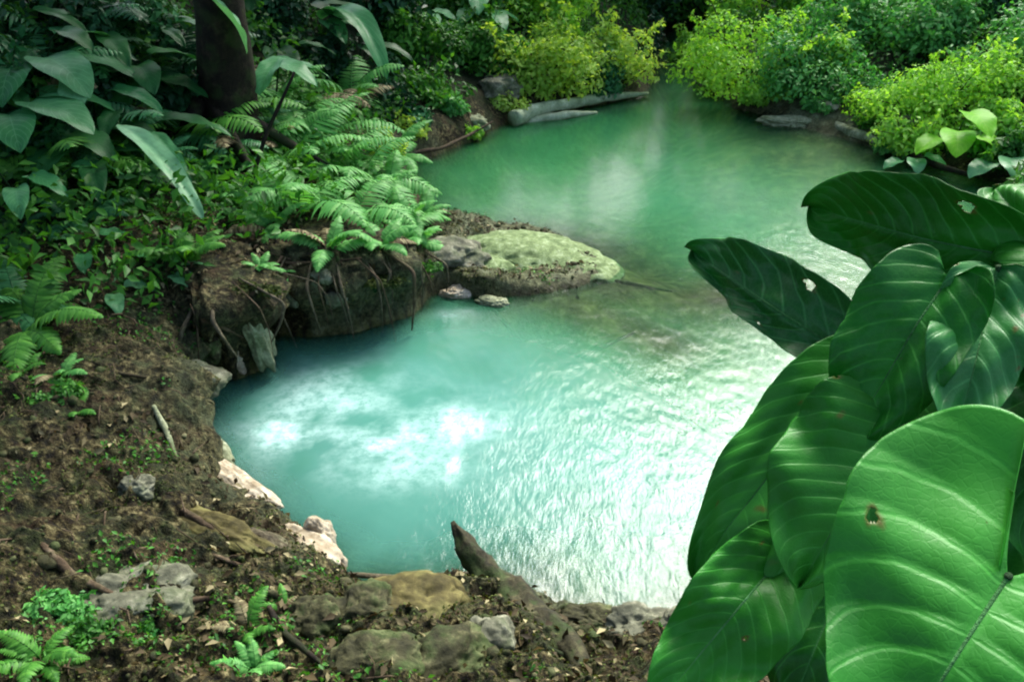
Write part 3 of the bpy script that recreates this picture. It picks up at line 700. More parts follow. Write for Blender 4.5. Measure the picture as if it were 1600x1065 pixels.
hr = None
r_h = np.random.default_rng(5)
for k in range(24):
    px = 322 + 15.4 * k + r_h.uniform(-12, 12); py = np.interp(px, [320, 372, 408, 420, 500, 560, 630, 690], [600, 592, 572, 524, 527, 515, 492, 455])
    b0 = P(px, py); pyf = lambda q_: np.interp(q_, [320, 372, 408, 420, 500, 560, 630, 690], [600, 592, 572, 524, 527, 515, 492, 455]); tg = nrm(P(px + 6, pyf(px + 6)) - P(px - 6, pyf(px - 6))); zz_, dd_, _, _, ov_, a_ = terrain(b0[:1], b0[1:2], full=True)
    nv = np.array([-tg[1], tg[0], 0])
    ov_ = float(ov_[0]); a_ = float(a_[0]); ln = r_h.uniform(.2, .85); j1, j2 = r_h.uniform(-.16, .16, 2)
    q0 = b0 + nv * (.3 - ov_) ; q0[2] = a_ * 1.0
    q1 = b0 - nv * (ov_ * 1.0 + .02) + [j1, 0, 0]; q1[2] = a_ * .86
    q2 = b0 - nv * (ov_ * 1.0 + .05) + [j1 + j2 * .5, 0, 0]; q2[2] = a_ * (.86 - ln * .45)
    q3 = b0 - nv * (ov_ * .95 + .03) + [j1 + j2, 0, 0]; q3[2] = a_ * (.86 - ln) 
    wood('hanging_root', [q0, q1, q2, q3], list(np.array([.008, .013, .010, .004]) * r_h.uniform(.45, 1.5)), 'oldwood' if k % 3 else 'root', 'thin root hanging over the lip of the undercut bank', 'root', 6, .3, 40 + k, group='thin roots hanging over the undercut bank')
for k, (pp, lb) in enumerate([([(770,480),(820,540),(880,600)], 'sunken branch in front of the small pale stones'), ([(830,600),(900,560),(990,520)], 'sunken branch crossing the green shelf'), ([(900,590),(960,640),(1010,660)], 'thin sunken branch over the deep edge of the shelf'), ([(870,450),(960,440),(1050,455)], 'sunken branch lying along the drowned ridge')]):
    wood('sunken_branch', [P(x_, y_, -.05) for x_, y_ in pp], [.02, .03, .012], 'wetrock', lb, 'branch', 7, .2, 70 + k)

# ------------------------------------------------------------------ trees
def tree(loc, h, r0, label, crown_c, crown_r, mat='dark', n=5000, leaf=.22, seed=0, lean=(0, 0), limbs=7, group=None, roots=True):
    r = np.random.default_rng(seed + 300)
    root = tag(empty('tree', loc), label, 'tree', group)
    a = Acc()
    top = np.array([lean[0], lean[1], h]); ts = np.linspace(0, 1, 26)
    c = np.stack([top[0] * ts + .15 * np.sin(ts * 5 + seed), top[1] * ts + .15 * np.cos(ts * 4 + seed), -.4 + (h + .4) * ts], 1)
    a.add(*tube(c, r0 * (1.0 - .65 * ts) + r0 * .5 * np.exp(-ts * 14), 20, rough=.18, seed=seed))
    if roots:
        for k in range(6):
            an = k * 1.05 + r.uniform(-.3, .3); d = np.array([math.cos(an), math.sin(an), 0])
            a.add(*tube(bez(d * r0 * .5 + [0, 0, .45 * r0 * 3], d * r0 * 1.8 + [0, 0, .12], d * r0 * 4.5 + [0, 0, -.35], 9), np.linspace(r0 * .35, r0 * .1, 9), 8, rough=.2, seed=k))
    a.build('trunk', M['bark'], root)
    cc = np.array(crown_c); cr = np.array(crown_r)
    lb_ = Acc(); K = 22
    lc = r.normal(0, 1, (K, 3)); lc /= np.linalg.norm(lc, axis=1)[:, None]; lc *= r.uniform(.4, .9, (K, 1)); lr = r.uniform(.22, .38, K)
    for k in range(limbs):
        e = cc + lc[k] * cr * .9; s = c[int(12 + 13 * k / limbs)]
        lb_.add(*tube(bez(s, s * .4 + e * .6 + [0, 0, .4], e, 12), np.linspace(r0 * .33, r0 * .06, 12), 8, rough=.15, seed=k))
    lb_.build('limbs', M['bark'], root)
    k = r.choice(K, n); dr = r.normal(0, 1, (n, 3)); dr /= np.linalg.norm(dr, axis=1)[:, None]
    pos = cc + (lc[k] + dr * lr[k][:, None] * r.uniform(.5, 1.05, (n, 1))) * cr
    V, Q, tn = scatter_leaves(pos, dr + [0, 0, .5], leaf, .5, None, .5, r)
    mesh('crown', V, Q, M[mat], root, tint=tn)
    return root
tp = G(330, 215)
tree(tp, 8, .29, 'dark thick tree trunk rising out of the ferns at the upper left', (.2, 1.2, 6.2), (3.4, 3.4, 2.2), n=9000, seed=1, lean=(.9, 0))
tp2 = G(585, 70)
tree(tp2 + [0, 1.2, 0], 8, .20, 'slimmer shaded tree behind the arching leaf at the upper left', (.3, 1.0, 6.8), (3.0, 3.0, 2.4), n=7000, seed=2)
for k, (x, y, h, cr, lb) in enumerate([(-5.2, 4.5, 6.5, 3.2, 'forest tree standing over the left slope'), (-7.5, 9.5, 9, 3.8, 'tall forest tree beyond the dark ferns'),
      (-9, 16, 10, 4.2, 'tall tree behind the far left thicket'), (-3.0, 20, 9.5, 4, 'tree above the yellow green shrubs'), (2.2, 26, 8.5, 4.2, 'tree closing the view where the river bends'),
      (8, 28, 7.0, 3.8, 'tree behind the lime green mound'), (4.4, 23.5, 6.2, 2.9, 'lower tree added at the river gap to block reflected sky'), (5.2, 29, 10, 4.6, 'tall tree added beyond the river bend to block reflected sky'), (15, 27, 7.5, 4.0, 'tree on the slope behind the right shrubs'), (15, 15, 8, 3.6, 'tree at the far right end of the bank'),  # river gap and bend trees added to block sky reflected in the far pool
      (-3.6, 1.4, 6.8, 2.8, 'unseen tree added beside the viewer to block sky over the left bank'), (-2.8, -2.5, 7, 3.2, 'unseen tree added behind the viewer to shade the near bank')]):  # both added out of view to block sky over the left and near bank
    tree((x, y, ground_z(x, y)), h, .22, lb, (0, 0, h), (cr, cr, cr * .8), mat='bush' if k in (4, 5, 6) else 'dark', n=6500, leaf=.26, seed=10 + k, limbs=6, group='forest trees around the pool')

# ------------------------------------------------------------------ shrubs and thickets (pixel of the foot, half-size, ...)
def sh(px, py, size, mat, label, n=3000, leaf=.08, seed=0, name='shrub', dz=-.1, **k):
    p = G(px, py); p[2] += dz
    return shrub(name, p, size, mat, label, n=n, leaf=leaf, seed=seed, **k)
# far left bank
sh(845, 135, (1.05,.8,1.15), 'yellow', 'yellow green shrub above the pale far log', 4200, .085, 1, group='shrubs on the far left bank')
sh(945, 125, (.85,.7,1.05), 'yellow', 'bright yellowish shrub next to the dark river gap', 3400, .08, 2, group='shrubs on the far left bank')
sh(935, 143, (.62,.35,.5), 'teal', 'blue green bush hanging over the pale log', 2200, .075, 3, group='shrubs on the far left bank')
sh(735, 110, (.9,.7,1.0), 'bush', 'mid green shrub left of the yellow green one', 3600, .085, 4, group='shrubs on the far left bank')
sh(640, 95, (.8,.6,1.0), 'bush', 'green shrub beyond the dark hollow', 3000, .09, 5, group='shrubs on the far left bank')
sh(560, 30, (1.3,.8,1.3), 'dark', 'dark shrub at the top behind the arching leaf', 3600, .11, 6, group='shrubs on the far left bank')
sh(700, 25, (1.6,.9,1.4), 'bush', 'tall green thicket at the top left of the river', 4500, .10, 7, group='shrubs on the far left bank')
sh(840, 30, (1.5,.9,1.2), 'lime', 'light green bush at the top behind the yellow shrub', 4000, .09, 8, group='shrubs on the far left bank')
sh(790, 168, (.38,.3,.32), 'yellow', 'small light plant cushion at the foot of the far left bank', 1100, .06, 9, group='shrubs on the far left bank')
sh(590, 245, (.32,.28,.45), 'yellow', 'pale yellow green bush at the near end of the far pool', 1300, .06, 10)
sh(640, 205, (.35,.26,.3), 'yellow', 'small pale leafy bush above the curved grey branch', 1000, .06, 11)
sh(735, 205, (.25,.2,.2), 'lime', 'little lime tuft beside the pale mossy stone', 600, .05, 12)
for k, (px, py, s_, mt, lb) in enumerate([(1008,82,(.5,.5,.8),'dark','dark bush on the left corner of the river gap'), (1085,92,(.5,.4,.6),'lime','lime bush on the right corner of the river gap'), (660,150,(.5,.4,.45),'bush','green bush on the bare earth of the far left bank'), (610,130,(.5,.4,.5),'dark','dark bush at the rim of the hollow'),
    (790,115,(.5,.4,.6),'yellow','yellow leaved bush tight against the big leaved plant'), (700,165,(.3,.26,.26),'fern','fresh green cushion on the far left bank'),
    (870,70,(.7,.5,.7),'lime','light green bush between the two yellow shrubs'), (640,185,(.3,.25,.25),'teal','blue green cushion above the curved grey branch')]):
    sh(px, py, s_, mt, lb, 1900, .075, 200 + k, group='shrubs on the far left bank')
LS = [(40,330,'bush'),(150,300,'dark'),(90,250,'teal'),(210,250,'dark'),(30,180,'dark'),(140,190,'bush'),(220,170,'dark'),(60,110,'teal'),(160,110,'dark'),(240,80,'dark'),(100,40,'dark'),(200,20,'bush'),
      (400,150,'bush'),(430,100,'dark'),(500,70,'bush'),(560,110,'dark'),(470,40,'dark'),(620,60,'bush'),(400,30,'dark'),(20,60,'dark')]
LN = ['at the left edge over the herbs','over the dull broad leaved plant','amid the left ferns','behind the pale strap leaf','under the big shaded leaves','between the shaded ferns','left of the trunk foot','high on the left edge','above the shaded ferns',
      'touching the thick trunk','near the top left','left of the trunk top','right of the trunk foot','right of the trunk, in shadow','under the arching leaf','at the edge of the dark hollow','above the sapling','behind the dark hollow','right of the trunk top','in the top left corner']
for k, ((px, py, mt), lb) in enumerate(zip(LS, LN)):
    p = G(px, py); rz_ = random.uniform(0, 360); nl = random.choice([5, 6, 7])
    broad_plant(p, [((180 + (j_ - nl / 2) * 46 + random.uniform(-15, 15)), random.uniform(35, 70), random.uniform(.3, .6), random.uniform(.4, .75)) for j_ in range(nl)],
                'big leaved jungle plant ' + lb, {'bush': 'broad', 'dark': 'broad_dark', 'teal': 'broad_dark'}[mt], w=random.uniform(.16, .3), group='big leaved plants on the shaded slope')
# river gap
sh(1058, 32, (1.2,.8,1.1), 'dark', 'dark green bush closing the river gap', 3600, .10, 13)
sh(1000, 20, (1.4,1.0,1.6), 'dark', 'shaded thicket above the river gap', 3000, .11, 14)
sh(1110, 25, (1.2,.9,1.5), 'bush', 'green thicket at the right of the river gap', 3000, .1, 15)
# right bank
sh(1175, 128, (1.5,1.1,1.25), 'lime', 'large rounded lime green shrub at the river corner', 6500, .07, 16, lobes=22, group='shrubs on the far right bank')
sh(1120, 122, (.6,.5,.6), 'lime', 'low lime foliage spilling to the water at the river corner', 2200, .065, 17, group='shrubs on the far right bank')
sh(1265, 140, (1.05,.8,1.0), 'fern', 'fresh green shrub right of the lime green mound', 4200, .075, 18, group='shrubs on the far right bank')
sh(1340, 70, (1.3,.9,1.1), 'fern', 'soft green shrub above the fresh green one', 4200, .085, 19, group='shrubs on the far right bank')
sh(1345, 155, (.7,.5,.55), 'fern', 'small green bush above the peach coloured rock', 2200, .065, 20, group='shrubs on the far right bank')
sh(1470, 60, (1.5,.9,1.1), 'fern', 'broad fresh green shrub at the upper right', 4600, .09, 21, group='shrubs on the far right bank')
sh(1580, 40, (1.2,.8,1.2), 'dark', 'dark shrub in the upper right corner', 3000, .1, 22, group='shrubs on the far right bank')
sh(1500, 165, (1.5,.8,.85), 'lime', 'long glowing lime green hedge of leaves at the right', 6500, .06, 23, lobes=26, group='shrubs on the far right bank')
sh(1395, 180, (.75,.6,.65), 'lime', 'lime green end of foliage above the dark grey rock', 2800, .06, 24, group='shrubs on the far right bank')
sh(1455, 225, (.75,.5,.55), 'lime', 'green shrub under the glowing lime foliage', 2800, .065, 25, group='shrubs on the far right bank')
sh(1370, 190, (.42,.35,.38), 'bush', 'dark leafy bush beside the peach coloured rock', 1800, .06, 26, group='shrubs on the far right bank')
sh(1570, 240, (.6,.45,.55), 'bush', 'dark green shrub at the right edge above the big leaves', 2400, .08, 27, group='shrubs on the far right bank')
sh(1240, 20, (1.8,1.0,1.6), 'lime', 'pale green thicket at the top above the lime mound', 4500, .1, 28, group='shrubs on the far right bank')
sh(1400, 10, (1.8,1.0,1.4), 'bush', 'green thicket at the top right', 4200, .1, 29, group='shrubs on the far right bank')
for k, (px, py, s_, mt, lb) in enumerate([(1590,150,(.9,.5,.8),'lime','lime shrub running out of the right edge of the picture'), (1300,120,(.7,.5,.75),'lime','lime bush between the mound and the hedge'), (1560,200,(.5,.4,.45),'lime','small lime bush behind the vivid plant'),
    (1215,150,(.55,.35,.35),'lime','low lime foliage drooping over the red brown rock'), (1410,225,(.35,.25,.25),'fern','fresh cushion between the bleached log and dark branch'), (1290,165,(.35,.25,.25),'fern','green cushion behind the peach coloured rock'), (1600,110,(1.1,.6,1.0),'fern','fresh green shrub at the upper right edge')]):
    sh(px, py, s_, mt, lb, 2400, .07, 290 + k, group='shrubs on the far right bank')
sh(1450, 420, (.5,.4,.35), 'yellow', 'pale shrub glimpsed between the large hanging leaves', 1500, .07, 30)
sh(1640, 330, (.9,.6,.8), 'bush', 'green shrub behind the large leaves at the right edge', 2600, .1, 31)
for k, (x, y, lb) in enumerate([(-2.5,24,'added sky-blocking thicket above the yellow shrubs'), (.8,25.5,'added sky-blocking thicket closing the left of the river gap'), (3.6,27,'added sky-blocking thicket at the end of the river'), (6.5,25,'added sky-blocking thicket right of the river gap'), (9.5,26,'added sky-blocking thicket behind the lime green mound'), (13,25,'added sky-blocking thicket behind the upper right shrubs')]):  # added to block sky showing below the tree crowns in the water reflection
    shrub('shrub', (x, y, ground_z(x, y) - .2), (2.3, 1.4, 3.6), 'bush', lb, n=3600, leaf=.19, seed=260 + k, group='thickets added behind the far banks to block reflected sky')
# upper left slope
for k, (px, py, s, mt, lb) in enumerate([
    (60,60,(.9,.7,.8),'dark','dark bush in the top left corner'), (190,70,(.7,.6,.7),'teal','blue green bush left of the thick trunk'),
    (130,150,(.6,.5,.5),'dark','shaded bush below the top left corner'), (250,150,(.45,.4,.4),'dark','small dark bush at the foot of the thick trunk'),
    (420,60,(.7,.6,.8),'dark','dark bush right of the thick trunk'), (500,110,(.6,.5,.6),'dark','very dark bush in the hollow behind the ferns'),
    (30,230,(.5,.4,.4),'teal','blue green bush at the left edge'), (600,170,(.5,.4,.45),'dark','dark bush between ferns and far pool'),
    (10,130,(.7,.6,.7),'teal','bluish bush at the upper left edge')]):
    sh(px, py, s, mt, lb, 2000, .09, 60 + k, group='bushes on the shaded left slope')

# ------------------------------------------------------------------ ferns
FG = 'ferns on the left bank'
for k, (px, py, sc, kd, mt, lb) in enumerate([
    (470,330,.72,'palm','fern','largest bright fern right of the leaning sapling'),
    (545,340,.62,'palm','fern','bright fern in the middle of the clump over the bank'),
    (625,355,.60,'fern','fern','fern hanging towards the spit at the right end of the clump'),
    (600,300,.62,'fern','fern','light fern above the right end of the clump'),
    (520,265,.70,'palm','fern','arching fern behind the middle of the clump'),
    (420,300,.55,'fern','fern','fern directly behind the leaning sapling'),
    (455,215,.72,'palm','fern','upright fern at the top of the bright clump'),
    (400,190,.60,'fern','teal','blue green fern beside the thick trunk'),
    (560,225,.55,'fern','fern','small fern between the clump and the yellow bush'),
    (360,270,.5,'fern','teal','dim fern left of the leaning sapling'),
    (655,340,.42,'fern','fern','little fern at the corner of the far pool'),
    (270,215,.65,'palm','teal','shaded fern below the thick trunk'),
    (170,230,.7,'palm','teal','shaded fern in the middle of the left slope'),
    (90,190,.8,'palm','dark','dark fern near the upper left corner'),
    (60,300,.6,'fern','bush','green fern at the left above the reddish stick'),
    (120,340,.5,'fern','teal','bluish fern on the left slope'),
    (180,330,.45,'fern','bush','fern just left of the pale strap leaf'),
    (25,370,.5,'fern','dark','dark fern at the left edge'),
    (75,420,.34,'small','bush','small fern above the reddish stick'),
    (20,480,.6,'fern','teal','fern leaning in from the left edge'),
    (250,120,.75,'palm','dark','dark fern left of the thick trunk'),
    (170,60,.9,'palm','dark','large dim fern near the top left')]):
    p = G(px, py)
    fern(p - [0, 0, .03], lb, mt, n=9 if kd != 'palm' else 8, sc=sc, kind=kd, seed=k, group=FG)
# more understorey on the upper left slope and the far banks
for k, (px, py, sc, kd, mt, lb) in enumerate([
    (330,240,.6,'palm','teal','dim fern in front of the thick trunk'), (300,290,.55,'fern','fern','olive lit fern right of the pale strap leaf'),
    (230,270,.6,'fern','teal','shaded fern behind the pale strap leaf'), (130,270,.7,'palm','bush','arching fern on the left slope above the dull leaves'),
    (40,150,.8,'palm','teal','tall bluish fern near the upper left edge'), (120,90,.9,'palm','teal','tall shaded fern under the upper left bushes'),
    (330,330,.42,'small','fern','small fern at the edge of the brown slope'), (270,350,.45,'small','bush','low fern below the pale strap leaf'),
    (210,390,.4,'small','bush','low fern beside the small broad leaved plant'), (520,180,.65,'fern','bush','fern under the dark hollow'),
    (500,370,.5,'fern','fern','fern drooping over the brown overhanging rock'), (575,375,.45,'fern','fern','fern drooping beside the broad brown rock'),
    (430,350,.5,'fern','fern','fern at the foot of the leaning sapling'), (650,300,.35,'small','fern','little fern above the corner of the far pool'),
    (480,160,.7,'palm','bush','green fern at the top of the clump near the arching leaf'), (400,240,.6,'palm','fern','light fern left at the top of the clump')]):
    fern(G(px, py) - [0, 0, .03], lb, mt, n=9, sc=sc, kind=kd, seed=120 + k, group=FG)
for k, (px, py, sc, kd, mt, lb) in enumerate([
    (450,270,.85,'palm','fern','tall bright fern rising behind the leaning sapling'), (500,220,.85,'palm','fern','tall bright fern in the upper middle of the clump'),
    (560,290,.8,'palm','fern','tall bright fern right of the middle of the clump'), (610,250,.7,'fern','fern','bright fern next to the pale yellow green bush'),
    (400,330,.6,'fern','fern','bright fern low on the left of the clump'), (540,170,.8,'palm','fern','pale fern high behind the clump'),
    (425,170,.8,'palm','fern','pale fern under the rounded leaf of the sapling'), (640,375,.42,'fern','fern','fern trailing on the root of the spit'),
    (340,420,.42,'small','fern','small fern on the pushed out earth block'), (400,405,.45,'small','bush','small fern above the hanging roots'),
    (290,400,.5,'fern','bush','green fern on the earth shoulder of the left bank'), (460,400,.4,'small','fern','little fern on the rubble above the undercut'),
    (300,215,.8,'palm','bush','arching fern covering the foot of the thick trunk'), (360,190,.75,'palm','bush','arching fern at the right foot of the thick trunk'), (270,110,.8,'palm','dark','dim fern against the left flank of the trunk'),
    (30,520,.7,'fern','bush','broad green fern at the left edge above the herb fern'), (100,650,.4,'small','bush','little fern below the herb fern')]):
    fern(G(px, py) - [0, 0, .03], lb, mt, n=10, sc=sc, kind=kd, seed=160 + k, group=FG)
for k, (px, py, a_, lb) in enumerate([(405,445,.07,'pale crumbly stone nearest the upright rib'), (425,470,.055,'small pale stone at the lip above the dark undercut'), (440,440,.06,'knobbly pale stone in the middle of the rubble'), (470,465,.05,'small grey stone at the right of the rubble'),
    (385,470,.06,'grey stone on the lip left of the rubble'), (490,430,.06,'grey stone under the fern clump'), (370,440,.05,'small grey stone on the earth block'), (520,470,.07,'brown grey stone over the undercut')]):
    grock(px, py, (a_ * 1.2, a_, a_), 'greyrock', lb, lift=.7, seed=130 + k, rough=.34, sub=4, group='rubble on the overhanging bank')
for k, (px, py, s_, mt, lb) in enumerate([(50,620,(.22,.16,.10),'bush','green herb patch below the herb fern'), (150,1000,(.34,.18,.10),'bush','green herb patch right of the bright tuft'), (70,955,(.24,.14,.10),'fern','fresh herb patch left of the bright tuft'),
    (340,440,(.20,.12,.08),'moss','mossy mat draped on the earth block'), (560,420,(.30,.14,.08),'moss','mossy mat over the middle of the undercut bank'), (650,410,(.24,.12,.06),'bush','green mat at the root of the spit'), (450,420,(.22,.12,.07),'bush','herb mat between fern clump and rubble')]):
    sh(px, py, s_, mt, lb, 1500, .03, 230 + k, name='herb_patch', cat='herb', stem_mat='stem', dz=-.03, group='herb patches on the soil')
for k, (px, py, sc, mt, lb) in enumerate([
    (65,600,.55,'fern','green herb fern on the brown slope at the left edge'), (20,590,.42,'bush','small fern at the very left edge of the slope'),
    (385,1000,.50,'bush','small dark fern below the flat grey stone'), (395,1050,.40,'fern','small fern at the bottom left of the dark stick'),
    (60,1040,.5,'bush','fern in the bottom left corner'), (440,960,.3,'bush','tiny fern above the dark stick')]):
    fern(G(px, py), lb, mt, n=9, sc=sc, kind='small', seed=70 + k, group='small ferns on the near slope')
sh(115, 980, (.42,.22,.13), 'herb', 'bright green mossy herb tuft at the lower left', 4200, .03, 90, name='herb_tuft', cat='herb', stem_mat='stem')
sh(20, 860, (.16,.14,.09), 'yellow', 'yellow green moss cushion at the left edge', 900, .025, 91, name='moss_cushion', cat='moss', stem_mat='stem')
sh(30, 975, (.16,.14,.12), 'fern', 'pale green herb at the lower left edge', 900, .035, 92, name='herb_tuft', cat='herb', stem_mat='stem')

# ------------------------------------------------------------------ broad-leaved plants
def bp_(px, py, leaves, label, mat='broad', **k): return broad_plant(G(px, py), leaves, label, mat, **k)
def strap(p0, p1, W, label, mat='broad', up=(0, 0, 1), tint=.9, sag=.22, foot=None, name='strap_leaf_plant', **k):
    root = tag(empty(name, p0 if foot is None else foot), label, 'plant')
    o = np.array(root.location)
    mesh_leaf('leaf', np.array(p0) - o, np.array(p1) - o, W, up, mat, root, tint=tint, sag=sag, nu=26, nv=9, cup=.5, a=.35, b=.5, wave=.01, **k)
    if foot is not None:
        V, q, t3 = tube(bez((0, 0, -.05), (np.array(p0) - o) * .5 + [0, 0, .2], np.array(p0) - o, 8), np.linspace(.014, .008, 8), 6); mesh('petiole', V, [q, t3], M['stem'], root)
    return root
strap(P(185,195,1.75), P(318,345,1.15), .10, 'long pale strap leaf arching down the left slope', tint=1.0, foot=G(190,200))
strap(P(235,205,1.6), P(300,300,1.25), .07, 'narrower green strap leaf behind the pale one', tint=.6, foot=G(225,215))
strap(P(318,-10,2.7), P(385,85,2.1), .16, 'pale broad leaf hanging in front of the thick trunk at the top', tint=.95, foot=P(300,-60,2.5))
strap(P(500,30,1.7), P(605,125,1.15), .20, 'wide arching green leaf over the dark hollow', mat='broad', tint=.55, sag=.5, foot=G(480,60))
strap(P(440,90,1.9), P(405,150,1.6), .13, 'rounded green leaf at the top of the leaning sapling', tint=.6, foot=G(430,170))
bp_(235, 430, [(60,35,.18,.34), (120,25,.15,.28), (-40,40,.2,.28), (10,60,.2,.3)], 'small blue green plant with broad leaves on the brown slope', 'broad', w=.34)
bp_(120, 400, [(40,45,.2,.3), (160,30,.15,.25), (-60,35,.2,.28)], 'dull broad leaved plant near the left ferns', 'broad')
bp_(150, 460, [(150,20,.12,.25), (80,30,.12,.25), (-20,40,.1,.2)], 'low dull green seedling on the brown slope', 'broad')
bp_(1480, 250, [(200,60,.5,.62), (170,75,.7,.6), (240,50,.4,.5), (140,55,.45,.5)], 'vivid lime broad leaved plant below the glowing foliage', 'broad_lime', w=.36)
bp_(1560, 275, [(190,55,.35,.5), (240,40,.3,.45), (120,50,.35,.45), (20,60,.3,.4)], 'green broad leaved plant at the right edge of the far bank', 'broad', w=.36)
bp_(1420, 262, [(190,45,.25,.35), (250,35,.2,.3), (130,50,.25,.35)], 'bluish seedling by the dark fallen branch', 'broad', w=.36)
bp_(660, 60, [(200,60,.5,.6), (160,50,.5,.6), (240,50,.5,.6), (120,60,.5,.5)], 'big leaved plant among the far left shrubs', 'broad', w=.3)
bp_(750, 60, [(200,60,.6,.6), (150,50,.6,.6), (250,50,.5,.6), (100,60,.5,.5), (180,80,.7,.6)], 'big leaved plant left of the yellow green shrub', 'broad', w=.3)
bp_(60, 150, [(130,50,.5,.8), (90,45,.5,.7), (170,45,.5,.7), (40,60,.6,.7)], 'large leaved shaded plant at the upper left', 'broad', w=.3)
bp_(20, 210, [(110,45,.4,.7), (70,45,.4,.7), (150,35,.4,.6)], 'blue green big leaf plant at the left edge', 'broad', w=.33)

# ------------------------------------------------------------------ near plants with large leaves, right of the viewer
def near_plant(foot, label, leaves, name='aroid_plant'):
    foot = np.asarray(foot, float)
    root = tag(empty(name, foot), label, 'plant', 'large leaved plants at the right')
    for k, (b, t, WL, WR, roll, mt, tn, kw) in enumerate(leaves):
        pb, pt = D(*b), D(*t); dist = (b[2] + t[2]) / 2
        ax = nrm(pt - pb); n = -ray((b[0] + t[0]) / 2, (b[1] + t[1]) / 2)
        n = nrm(n - ax * np.dot(n, ax)); s = np.cross(ax, n)
        up = n * math.cos(R(roll)) + s * math.sin(R(roll)); f = dist / F_PX
        kk = dict(nu=100, nv=71, sag=.12, cup=.18, lobe=.35, corr=.0026, ncorr=9, wave=.016, seed=k + 1); kk.update(kw)
        if mt == 'aroid_dark': kk['ncorr'] = 11
        if mt == 'aroid_pale': kk['ncorr'] = 8
        V, q, uv = leaf_grid(pb - foot, pt - foot, WL * f, up, WR=WR * f, **kk)
        thr_ = 1.32 if mt == 'aroid' else 1.14; hn = fbm(uv[:, 0] * 11 + k * 5, uv[:, 1] * 5, k + 2.5, 2) + .25 * np.abs(uv[:, 1]); hq = hn[q].mean(1); q = q[hq < thr_]
        o = mesh('leaf', V, q, M[mt], root, uv=uv, tint={'tint': np.clip(tn + .25 * fbm(uv[:, 0] * 2 + k, uv[:, 1], k, 2), 0, 1), 'damage': np.clip((hn - thr_ + .16) / .14, 0, 1)})
        sd = o.modifiers.new('solid', 'SOLIDIFY'); sd.thickness = .0009
        # midrib, raised
        mr = V.reshape(kk['nu'], kk['nv'], 3)[:, kk['nv'] // 2]
        Vm, qm, tm = tube(mr[:-3], np.linspace(.0032, .0008, len(mr) - 3), 6); mesh('midrib', Vm, [qm, tm], M['stem_pale'], o)
        j0 = pb - foot; knee = j0 * .75 + np.array([0, 0, .04]) - ax * .05
        Vp, qp, tp_ = tube(bez(j0 * 0, knee, j0, 16), np.linspace(.011, .0045, 16), 9); mesh('petiole', Vp, [qp, tp_], M['stem'], root)
    return root
M['stem_pale'] = barkmat('pale_green_rib', (.03,.12,.03), (.06,.22,.06), (.12,.34,.12), 20)
f1 = D(1700, 1250, 2.3); f2 = D(1420, 1250, 2.15); f3 = D(1750, 1350, 1.6)
for f_ in (f1, f2, f3): f_[2] = ground_z(f_[0], f_[1])
near_plant(f1, 'tall plant with dark glossy leaves reaching in from the right edge', [
    ((1585,402,1.75),(1266,322,1.95),62,82,-12,'aroid_dark',.45,dict(a=.5,b=.55,cup=.25)),
    ((1482,432,1.62),(1322,700,1.62),78,92,8,'aroid',.50,dict(a=.4,b=.7,cup=.3)),
    ((1560,415,1.66),(1492,690,1.55),62,70,-4,'aroid_pale',.45,dict(a=.38,b=.6,cup=.15,lobe=.08)),
    ((1600,560,1.75),(1640,900,1.7),90,90,0,'aroid_dark',.2,{}),
    ((1530,650,1.85),(1420,1010,1.85),130,130,0,'aroid_dark',.0,{}),
    ((1440,600,1.95),(1330,1000,1.95),110,110,0,'aroid_dark',.0,{}),
    ((1640,395,1.7),(1560,300,2.1),60,60,0,'aroid_dark',.4,{})])
near_plant(f2, 'plant with dark green leaves hanging in front of the white water', [
    ((1312,546,1.72),(1083,392,1.98),40,72,-6,'aroid_pale',.15,dict(a=.25,b=.55,cup=.2,lobe=.12)),
    ((1345,575,1.68),(1082,905,1.70),150,78,14,'aroid_dark',.85,dict(a=.32,b=.62,cup=.18,lobe=.3)),
    ((1408,660,1.58),(1246,918,1.55),70,130,6,'aroid_dark',.6,dict(a=.35,b=.7,cup=.2)),
    ((1222,868,1.62),(1020,1110,1.60),85,72,0,'aroid_dark',.8,dict(a=.35,b=.6,cup=.2)),
    ((1360,800,1.85),(1230,1120,1.8),110,110,0,'aroid_dark',.0,{})])
near_plant(f3, 'plant with the very large bright green heart shaped leaf at the lower right', [
    ((1576,898,1.12),(1325,1310,1.08),330,232,6,'aroid',.85,dict(a=.42,b=1.45,cup=.08,lobe=.76,se=.07,corr=.0036,nu=150,nv=111,sag=.08,wave=.012))])
tag(mesh('seedpod', *(lambda t: (t[0], [t[1], t[2]]))(tube(bez(D(1318,548,1.70), D(1322,535,1.70), D(1326,520,1.70), 8), [.004,.009,.012,.012,.012,.011,.008,.003], 9)), M['palewood']), 'small pale bud at the joint of the dark hanging leaves', 'bud')

# ------------------------------------------------------------------ things nobody could count: litter and ground cover
def surface_scatter(n, xr, yr, test, seed, up=.01):
    r = np.random.default_rng(seed); x = r.uniform(*xr, n); y = r.uniform(*yr, n)
    z, d, nx_, ny_, ov_, a_ = terrain(x, y, full=True); m = test(x, y, z, d); p_ = push_of(x, y, z, d, ov_, a_)[m]; x, y, z = x[m], y[m], z[m]; nx_, ny_ = nx_[m], ny_[m]
    e = .02; zx = terrain(x + e, y) - z; zy = terrain(x, y + e) - z
    nn = np.stack([-zx / e, -zy / e, np.ones_like(x)], 1); nn /= np.linalg.norm(nn, axis=1)[:, None]
    return np.stack([x - nx_ * p_, y - ny_ * p_, z + up], 1), nn
pos_, nn_ = surface_scatter(26000, (-6, 3), (.6, 10), lambda x, y, z, d: (d > .12) & (fbm(x * 1.1, y * 1.1, 5, 3) > -.35), 5, .022)
V, Q, tn = scatter_leaves(pos_, nn_, .05, .5, rng.random(len(pos_)) ** 1.3, .4)
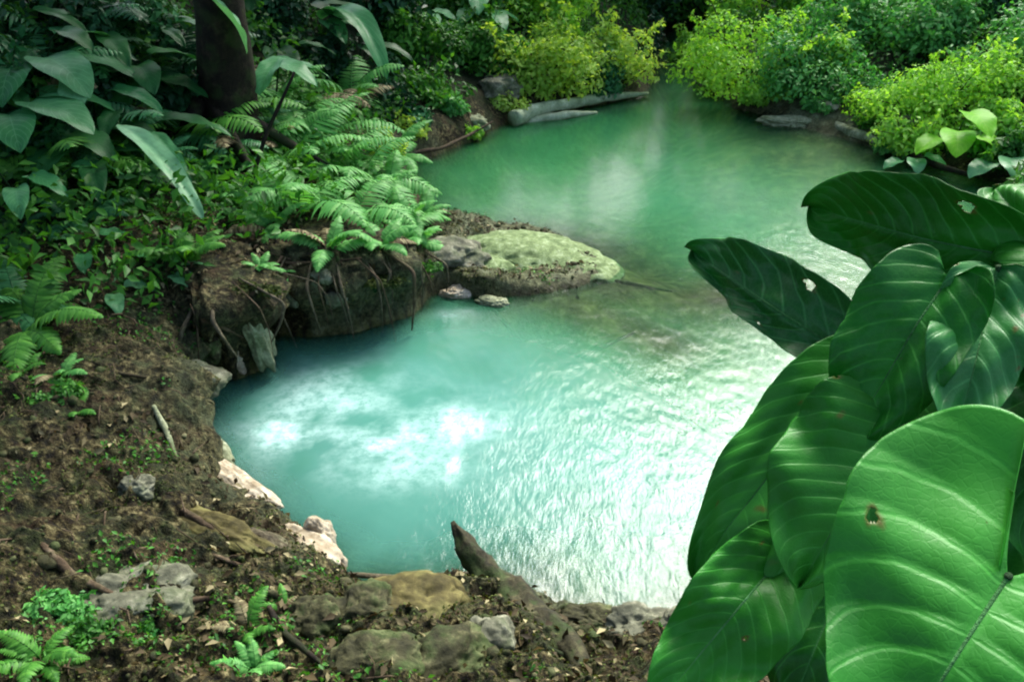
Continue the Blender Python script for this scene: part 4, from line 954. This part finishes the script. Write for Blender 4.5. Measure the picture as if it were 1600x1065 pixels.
tag(mesh('leaf_litter', V, Q, M['litter'], tint=tn), 'brown dead leaves scattered over the near soil slope', 'leaf litter', kind='stuff')
pos_, nn_ = surface_scatter(90000, (-6, 2.5), (.8, 10.5), lambda x, y, z, d: (d > .06) & (fbm(x * 2.0 + 9, y * 2.0, 8, 3) > .32), 6, .018)
V, Q, tn = scatter_leaves(pos_, nn_, .026, .6, None, .5)
tag(mesh('ground_cover', V, Q, M['bush'], tint=tn * .8), 'tiny green herbs and moss creeping over the near slope', 'ground cover', kind='stuff')
pos_, nn_ = surface_scatter(330000, (-16, 20), (6, 34), lambda x, y, z, d: (d > .35) & ((y > 13) | (x < -1.9 + (y - 8) * .3)) & (np.abs(x) < y * .75 + 2) & (fbm(x * .9, y * .9, 2, 2) > -.6), 7, .05)
pos_[:, 2] += rng.random(len(pos_)) * .42 * (fbm(pos_[:, 0] * .9, pos_[:, 1] * .9, 2, 2) + .7)
V, Q, tn = scatter_leaves(pos_, nn_, .095, .5, None, .6)
tag(mesh('undergrowth', V, Q, M['bush'], tint=tn * .7), 'dense green undergrowth covering the forest slopes', 'undergrowth', kind='stuff')
pos_, nn_ = surface_scatter(120000, (-6, 2.5), (.8, 10.5), lambda x, y, z, d: (d > .02) & (fbm(x * 2.1 + 3, y * 2.1, 1, 4) > -.05), 16, .014)
V, Q, tn = scatter_leaves(pos_, nn_, .017, .7, None, .7)
tag(mesh('moss', V, Q, M['moss'], tint=tn), 'olive moss and tiny creepers matted over the damp soil', 'moss', kind='stuff')
r_t = np.random.default_rng(77)
pos_, nn_ = surface_scatter(2600, (-6, 2.5), (.8, 8.5), lambda x, y, z, d: (d > .05) & (fbm(x * 1.5, y * 1.5, 4, 3) > -.2), 18, .012)
ac = Acc()
for k in range(len(pos_)):
    an = r_t.uniform(0, math.pi) if r_t.random() < .6 else r_t.normal(2.2, .3); ln = .04 + .22 * r_t.random() ** 2; d_ = np.array([math.cos(an), math.sin(an), 0]) * ln
    d_[2] = -(nn_[k][0] * d_[0] + nn_[k][1] * d_[1]) / max(nn_[k][2], .4); bd = np.array([r_t.normal(0, .15), r_t.normal(0, .15), .08]) * ln
    ac.add(*tube(np.array([pos_[k] - d_ / 2, pos_[k] + bd, pos_[k] + d_ / 2]), np.array([.5, 1, .6]) * (.0025 + .006 * r_t.random() ** 2), 4))
tag(ac.build('twig_litter', M['root']), 'tangle of small twigs and rootlets over the near soil', 'twig litter', kind='stuff')
r_ = np.random.default_rng(12)
import bmesh as _b
bm = _b.new(); _b.ops.create_icosphere(bm, subdivisions=1, radius=1); co = np.array([v.co[:] for v in bm.verts]); fc_ = np.array([[v.index for v in f.verts] for f in bm.faces]); bm.free()
pos_, nn_ = surface_scatter(3600, (-5.5, 3), (.8, 10), lambda x, y, z, d: (d > -.1) & (d < 3.5), 8, 0)
n = len(pos_); sz = .012 + .035 * r_.random(n) ** 4
V = pos_[:, None] + co[None] * (sz[:, None] * r_.uniform(.5, 1.2, (n, 3)))[:, None, :] + r_.normal(0, .12, (n, len(co), 3)) * sz[:, None, None]
tag(mesh('gravel', V.reshape(-1, 3), (fc_[None] + (np.arange(n) * len(co))[:, None, None]).reshape(-1, 3), M['wetrock'], smooth=False), 'small stones and crumbs of limestone on the bank', 'gravel', kind='stuff')
